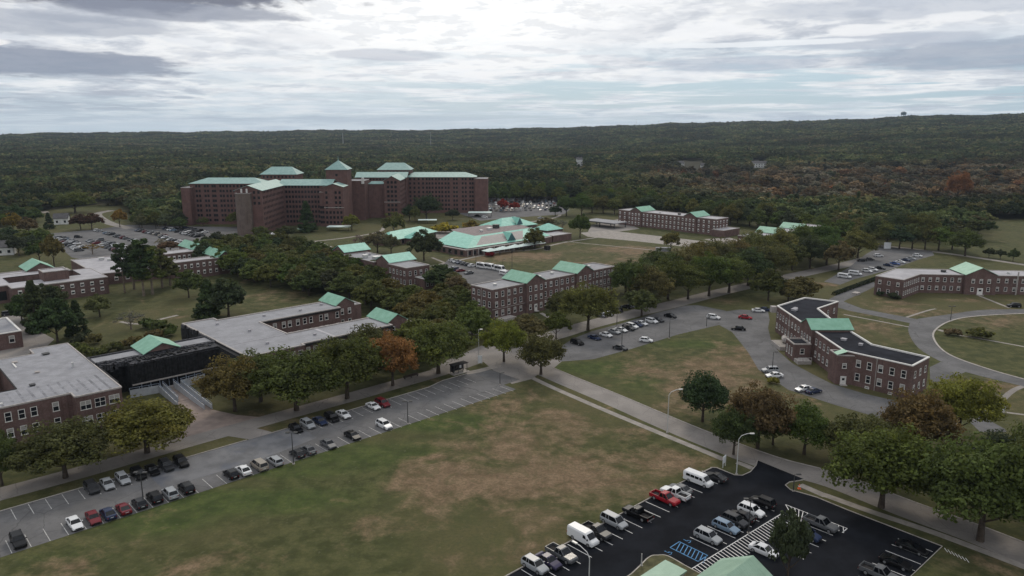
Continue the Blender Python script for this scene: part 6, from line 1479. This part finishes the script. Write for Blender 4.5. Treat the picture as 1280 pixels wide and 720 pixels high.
# ------------------------------------------------------------ lamps, poles, shelter, signs, houses
def pole_lamp(px, by, top, label, style='single', m='pole_dark', heads=((1, 0),), group=None, rz=0.0, arm=1.6):
    p = G(px, by); h = height_at(p, top); r = empty('street_lamp', (*p, 0), rz); tag(r, label, 'street lamp', group)
    mb = MB(); mb.tube([(0, 0, 0), (0, 0, h * .5), (0, 0, h)], [.13, .10, .07], M[m], 8); mb.box(-.22, .22, -.22, .22, 0, .25, M['kerb']); mb.build('post', r)
    for hx, hy in heads:
        a = MB()
        if style == 'curved':
            a.tube([(0, 0, h), (hx * .5, hy * .5, h + .75), (hx * arm * .7, hy * arm * .7, h + 1.15), (hx * arm, hy * arm, h + 1.2)], .07, M[m], 6); a.build('arm', r)
            q = MB(); q.box(-.45, .45, -.18, .18, -.1, .08, M[m]); q.box(-.35, .35, -.14, .14, -.13, -.1, M['head']); q.build('lamp_head', r, (hx * (arm + .35), hy * (arm + .35), h + 1.2), math.atan2(hy, hx))
        else:
            a.tube([(0, 0, h - .05), (hx * .6, hy * .6, h)], .05, M[m], 5); a.build('arm', r)
            q = MB(); q.box(-.4, .4, -.25, .25, -.08, .12, M[m]); q.build('lamp_head', r, (hx * .8, hy * .8, h + .05), math.atan2(hy, hx))
    return r
two = ((1, 0), (-1, 0))
pole_lamp(834, 541, 494, 'pale curved street lamp beside the pavement at the lit strip between lawn and road', 'curved', 'pole_light', rz=.2, arm=2.4)
pole_lamp(920.5, 593, 549, 'pale curved street lamp on the grass island at the car park entrance', 'curved', 'pole_light', rz=0, arm=2.2)
pole_lamp(735.5, 758, 698, 'pale street lamp rising from the bottom edge in the black asphalt car park', 'curved', 'pole_light', rz=2.3, arm=2.6)
pole_lamp(598.5, 446, 412, 'pale lamp post at the junction behind the white sign', 'box', 'pole_light')
pole_lamp(510, 530, 502, 'dark lamp pole at the grass edge of the left car park, near the orange tree', 'box', heads=two)
pole_lamp(625, 481, 466, 'short dark lamp pole at the right end of the left car park', 'box')
pole_lamp(367, 580, 541, 'dark lamp pole at the grass edge between parked cars of the left car park', 'box', heads=two)
pole_lamp(180, 633, 591, 'dark lamp pole at the grass edge among the black cars of the left car park', 'box', heads=two)
pole_lamp(777, 439, 408, 'dark lamp pole beside the lone dark sedan in the middle car park', 'box', heads=two)
pole_lamp(771, 406.5, 388, 'dark lamp pole behind the row of cars in the middle car park', 'box')
pole_lamp(836.5, 423, 399, 'dark lamp pole on the grass edge right of the white hatchback', 'box')
pole_lamp(883, 409, 396, 'dark lamp pole near the exit of the middle car park', 'box')
pole_lamp(965, 466, 440, 'thin dark lamp pole beside the silver SUV on the drive', 'box')
pole_lamp(1188, 401, 383, 'dark lamp pole at the kerb of the circle drive', 'box', heads=two)
pole_lamp(595, 337, 316, 'dark lamp pole left of the white buses', 'box'); pole_lamp(562.5, 328, 315, 'dark lamp pole at the left end of the minibus car park', 'box'); pole_lamp(640, 338, 313, 'dark lamp pole at the sports field corner right of the buses', 'box'); pole_lamp(628.6, 336, 324, 'short dark lamp pole between the last two white buses', 'box')
pole_lamp(935.5, 667, 624, 'dark lamp pole in the middle row of the black asphalt car park', 'box', heads=two)
pole_lamp(991.5, 614, 593, 'dark lamp pole beside the orange cone', 'box')
pole_lamp(801.7, 708, 692, 'thin pale pole on the kerb of the grass island at the bottom', 'box', 'pole_light', heads=())

# bus shelter
p0, p1 = G(564, 468), G(583, 463); rz = math.atan2(p1[1] - p0[1], p1[0] - p0[0]); c = ((p0[0] + p1[0]) / 2, (p0[1] + p1[1]) / 2)
r = empty('bus_shelter', (*c, 0), rz); tag(r, 'dark framed glass bus shelter on a pale slab beside the left car park', 'bus shelter')
mb = MB(); mb.box(-2.9, 2.9, -1.5, 1.6, 0, .14, M['kerb']); mb.build('slab', r)
mb = MB()
for x in (-2.3, -.8, .8, 2.3):
    for y in (-.8, .9): mb.box(x - .06, x + .06, y - .06, y + .06, .14, 2.5, M['pole_dark'])
mb.build('frame', r); mb = MB(); mb.box(-2.6, 2.6, -1.1, 1.2, 2.5, 2.68, M['near_black']); mb.build('roof', r)
mb = MB(); mb.quad((-2.3, .9, .5), (2.3, .9, .5), (2.3, .9, 2.3), (-2.3, .9, 2.3), M['glass']); mb.quad((-2.3, -.8, .5), (-2.3, .9, .5), (-2.3, .9, 2.3), (-2.3, -.8, 2.3), M['glass']); mb.build('glass_panel', r)
mb = MB(); mb.box(-1.8, 1.4, .3, .7, .55, .62, M['pole_dark']); mb.box(-1.6, -1.5, .4, .6, .14, .55, M['pole_dark']); mb.box(1.1, 1.2, .4, .6, .14, .55, M['pole_dark']); mb.build('bench', r)
mb = MB(); mb.box(.9, 1.5, .78, .86, .9, 2.1, M['white']); mb.build('poster', r)
paved('pavement', PP((583, 464.5), (596, 462), (620, 456), (627, 456.5), (626, 458.5), (598, 466), (584, 468)), .024, M['path'])
def board(name, label, c, w, h, z0, rz, m='white', cat='sign', th=.12):
    r = empty(name, (*c, 0), rz); tag(r, label, cat); mb = MB(); mb.box(-w / 2, w / 2, -th / 2, th / 2, z0, z0 + h, M[m]); mb.build('panel', r); mb = MB()
    for x in (-w / 2 + .1, w / 2 - .1): mb.box(x - .06, x + .06, -th / 2 - .03, th / 2 + .03, 0, z0 + h * .98, M['pole_light'])
    mb.build('post', r)
board('sign_board', 'white upright sign pillar on the grass at the road junction', G(600, 455), 1.3, 2.3, .3, .1)
board('sign_board', 'white sign panel on two posts on the grass island at the car park entrance', G(905, 583.5), 1.4, 1.5, .9, .9)
board('sign_board', 'pale utility panel at the edge of the far right car park', G(1109, 311), 4.0, 3.6, .1, 0, 'white')
board('sign_board', 'small white sign on the lawn right of the circle drive', G(1254.5, 516), .7, 1.1, .5, 0)
# cone
r = empty('traffic_cone', (*G(999, 611), .0)); tag(r, 'orange and white traffic cone on the kerb strip at the car park entrance', 'traffic cone')
mb = MB(); mb.box(-.3, .3, -.3, .3, 0, .06, M['cone']); mb.tube([(0, 0, .06), (0, 0, .45)], [.24, .17], M['cone'], 10); mb.tube([(0, 0, .65), (0, 0, .95)], [.12, .06], M['cone'], 10); mb.build('body', r)
mb = MB(); mb.tube([(0, 0, .45), (0, 0, .65)], [.17, .12], M['white'], 10); mb.build('band', r)
# a bench by the drive and low planter walls in front of the entrance
c = G(514, 472); r = empty('bench', (*c, 0), rad(43)); tag(r, 'dark brown bench beside the drive below the orange tree', 'bench')
mb = MB(); mb.box(-2.4, 2.4, -.25, .25, .42, .5, M['bark']); mb.build('seat', r); mb = MB(); mb.box(-2.4, 2.4, .22, .30, .5, .95, M['bark']); mb.build('backrest', r)
for x in (-2.1, 0, 2.1): mb = MB(); mb.box(x - .06, x + .06, -.22, .24, 0, .42, M['pole_dark']); mb.build('leg', r)
# boulder line and utility cabinets
def cabinet(label, px, py, w, d, h, m='stone', rz=rad(43)):
    mb = MB(); mb.box(-w / 2, w / 2, -d / 2, d / 2, .1, h, M[m]); mb.box(-w / 2 - .15, w / 2 + .15, -d / 2 - .15, d / 2 + .15, 0, .12, M['kerb']); mb.box(-w / 2 - .06, w / 2 + .06, -d / 2 - .06, d / 2 + .06, h, h + .08, M[m])
    tag(mb.build('utility_cabinet', None, (*G(px, py), 0), rz), label, 'cabinet')
cabinet('white boxy utility cabinet on the field edge right of the three storey block', 769, 345, 1.6, 1.2, 1.5, 'white'); cabinet('pale concrete box on the lawn beside the drive to the right car park', 1070, 368, 3.2, 2.2, .8, 'stone')
cabinet('dark square container on the field beside the round green tree', 684, 312.5, 2.6, 2.6, 2.4, 'near_black')
cabinet('small grey box near the service road at the far field corner', 829, 314, 8, 3, 2.0, 'roof_grey', 0)
# far houses among the trees
def house(label, px, py, w, d, h, rz, m='hull_white'):
    x, y = G(px, py); z = terrain(x, y); r = empty('house', (x, y, z), rz); tag(r, label, 'house')
    mb = MB(); mb.box(-w / 2, w / 2, -d / 2, d / 2, 0, h, M[m]); mb.face([(-w / 2, -d / 2, h), (-w / 2, d / 2, h), (-w / 2, 0, h + 3)], M[m]); mb.face([(w / 2, -d / 2, h), (w / 2, d / 2, h), (w / 2, 0, h + 3)], M[m]); mb.build('wall', r)
    mb = MB()
    for sd in (-1, 1): mb.hexa([(-w / 2 - .5, sd * (d / 2 + .5), h - .35), (w / 2 + .5, sd * (d / 2 + .5), h - .35), (w / 2 + .5, 0, h + 3), (-w / 2 - .5, 0, h + 3), (-w / 2 - .5, sd * (d / 2 + .5), h - .1), (w / 2 + .5, sd * (d / 2 + .5), h - .1), (w / 2 + .5, 0, h + 3.25), (-w / 2 - .5, 0, h + 3.25)], M['shingle'])
    mb.build('roof', r); fm, pm, _pb = win_mesh(1.4, 1.6, 'hole')
    for k in range(max(2, int(w / 4))):
        for zz in (1.2, 4.2)[:1 + (h > 5)]: link('window', fm, r, (-w / 2 + 2 + k * (w - 4) / max(1, int(w / 4) - 1 or 1), -d / 2 - .02, zz))
for a in [('long white two storey house in a gap of the wood right of centre', 949, 213, 26, 9, 7.5, .05), ('small white house left of the long white one in the wood', 931, 213, 9, 7, 6, .3), ('white house in the wood gap above the far three storey block', 850, 211, 11, 8, 6.5, .2),
          ('small pale house right of its white neighbour in the wood gap', 879, 213, 9, 8, 5.5, -.2), ('white house high in the wood right of the hospital', 724, 208, 10, 8, 11, .1), ('small white building at the left edge beside the clump of trees', 3, 318, 12, 8, 4.5, .4), ('tiny white shed on the meadow at the far left', 78, 280, 9, 6, 4.5, .3)]: house(*a)
# water tower and masts on the skyline
x, y = G(1127, 166); D = 4050; az = math.atan2(x, y); x, y = math.sin(az) * D, math.cos(az) * D; z = terrain(x, y)
r = empty('water_tower', (x, y, z)); tag(r, 'water tower on the skyline at the right', 'water tower')
mb = MB(); wt = mat('weathered_steel', (.05, .09, .10), .6)
mb.tube([(0, 0, 19), (0, 0, 22), (0, 0, 31), (0, 0, 35)], [6, 12, 12, 4], wt, 16); mb.build('tank', r)
for k in range(6): a_ = k * math.pi / 3; mb = MB(); mb.tube([(math.cos(a_) * 11, math.sin(a_) * 11, 0), (math.cos(a_) * 10, math.sin(a_) * 10, 23)], .8, wt, 6); mb.build('leg', r)
def mast(label, px, top, D, thick=.8):
    az = math.atan2((px - 640) / FPX * math.cos(PITCH), 1); x, y = math.sin(az) * D, math.cos(az) * D; z = terrain(x, y); h = height_at((x, y), top) - z
    mb = MB(); mb.tube([(0, 0, 0), (0, 0, max(h, 20))], [thick, thick * .5], M['pole_light'], 5); mb.build('mast_pole', (q := empty('radio_mast', (x, y, z)))); tag(q, label, 'mast')
mast('thin pale radio mast above the wood left of the hospital pyramid', 428, 166, 2600, 1.0); mast('thin radio mast on the ridge, left of a pair right of centre', 795, 149, 3600); mast('thin radio mast on the ridge, right of a pair right of centre', 823, 150, 3600)
mast('thin pole rising from the wood at the centre', 538, 165, 2400, .7)
# haze: one even box of air round the whole scene
HZ = 4.2e-5
mb = MB(); hz_m = bpy.data.materials.new('haze'); hz_m.use_nodes = True; T = NT(hz_m.node_tree); T.n.clear(); ou = T.new('ShaderNodeOutputMaterial'); pv = T.new('ShaderNodeVolumePrincipled'); T.set(pv, 'Color', (.68, .82, 1.0)); T.set(pv, 'Density', HZ); T.set(pv, 'Anisotropy', .2); T.l.new(pv.outputs[0], ou.inputs['Volume'])
mb.box(-11500, 11500, -3500, 14500, -160, 260, hz_m)
if HZ > 0: hz = mb.build('haze'); hz['kind'] = 'stuff'
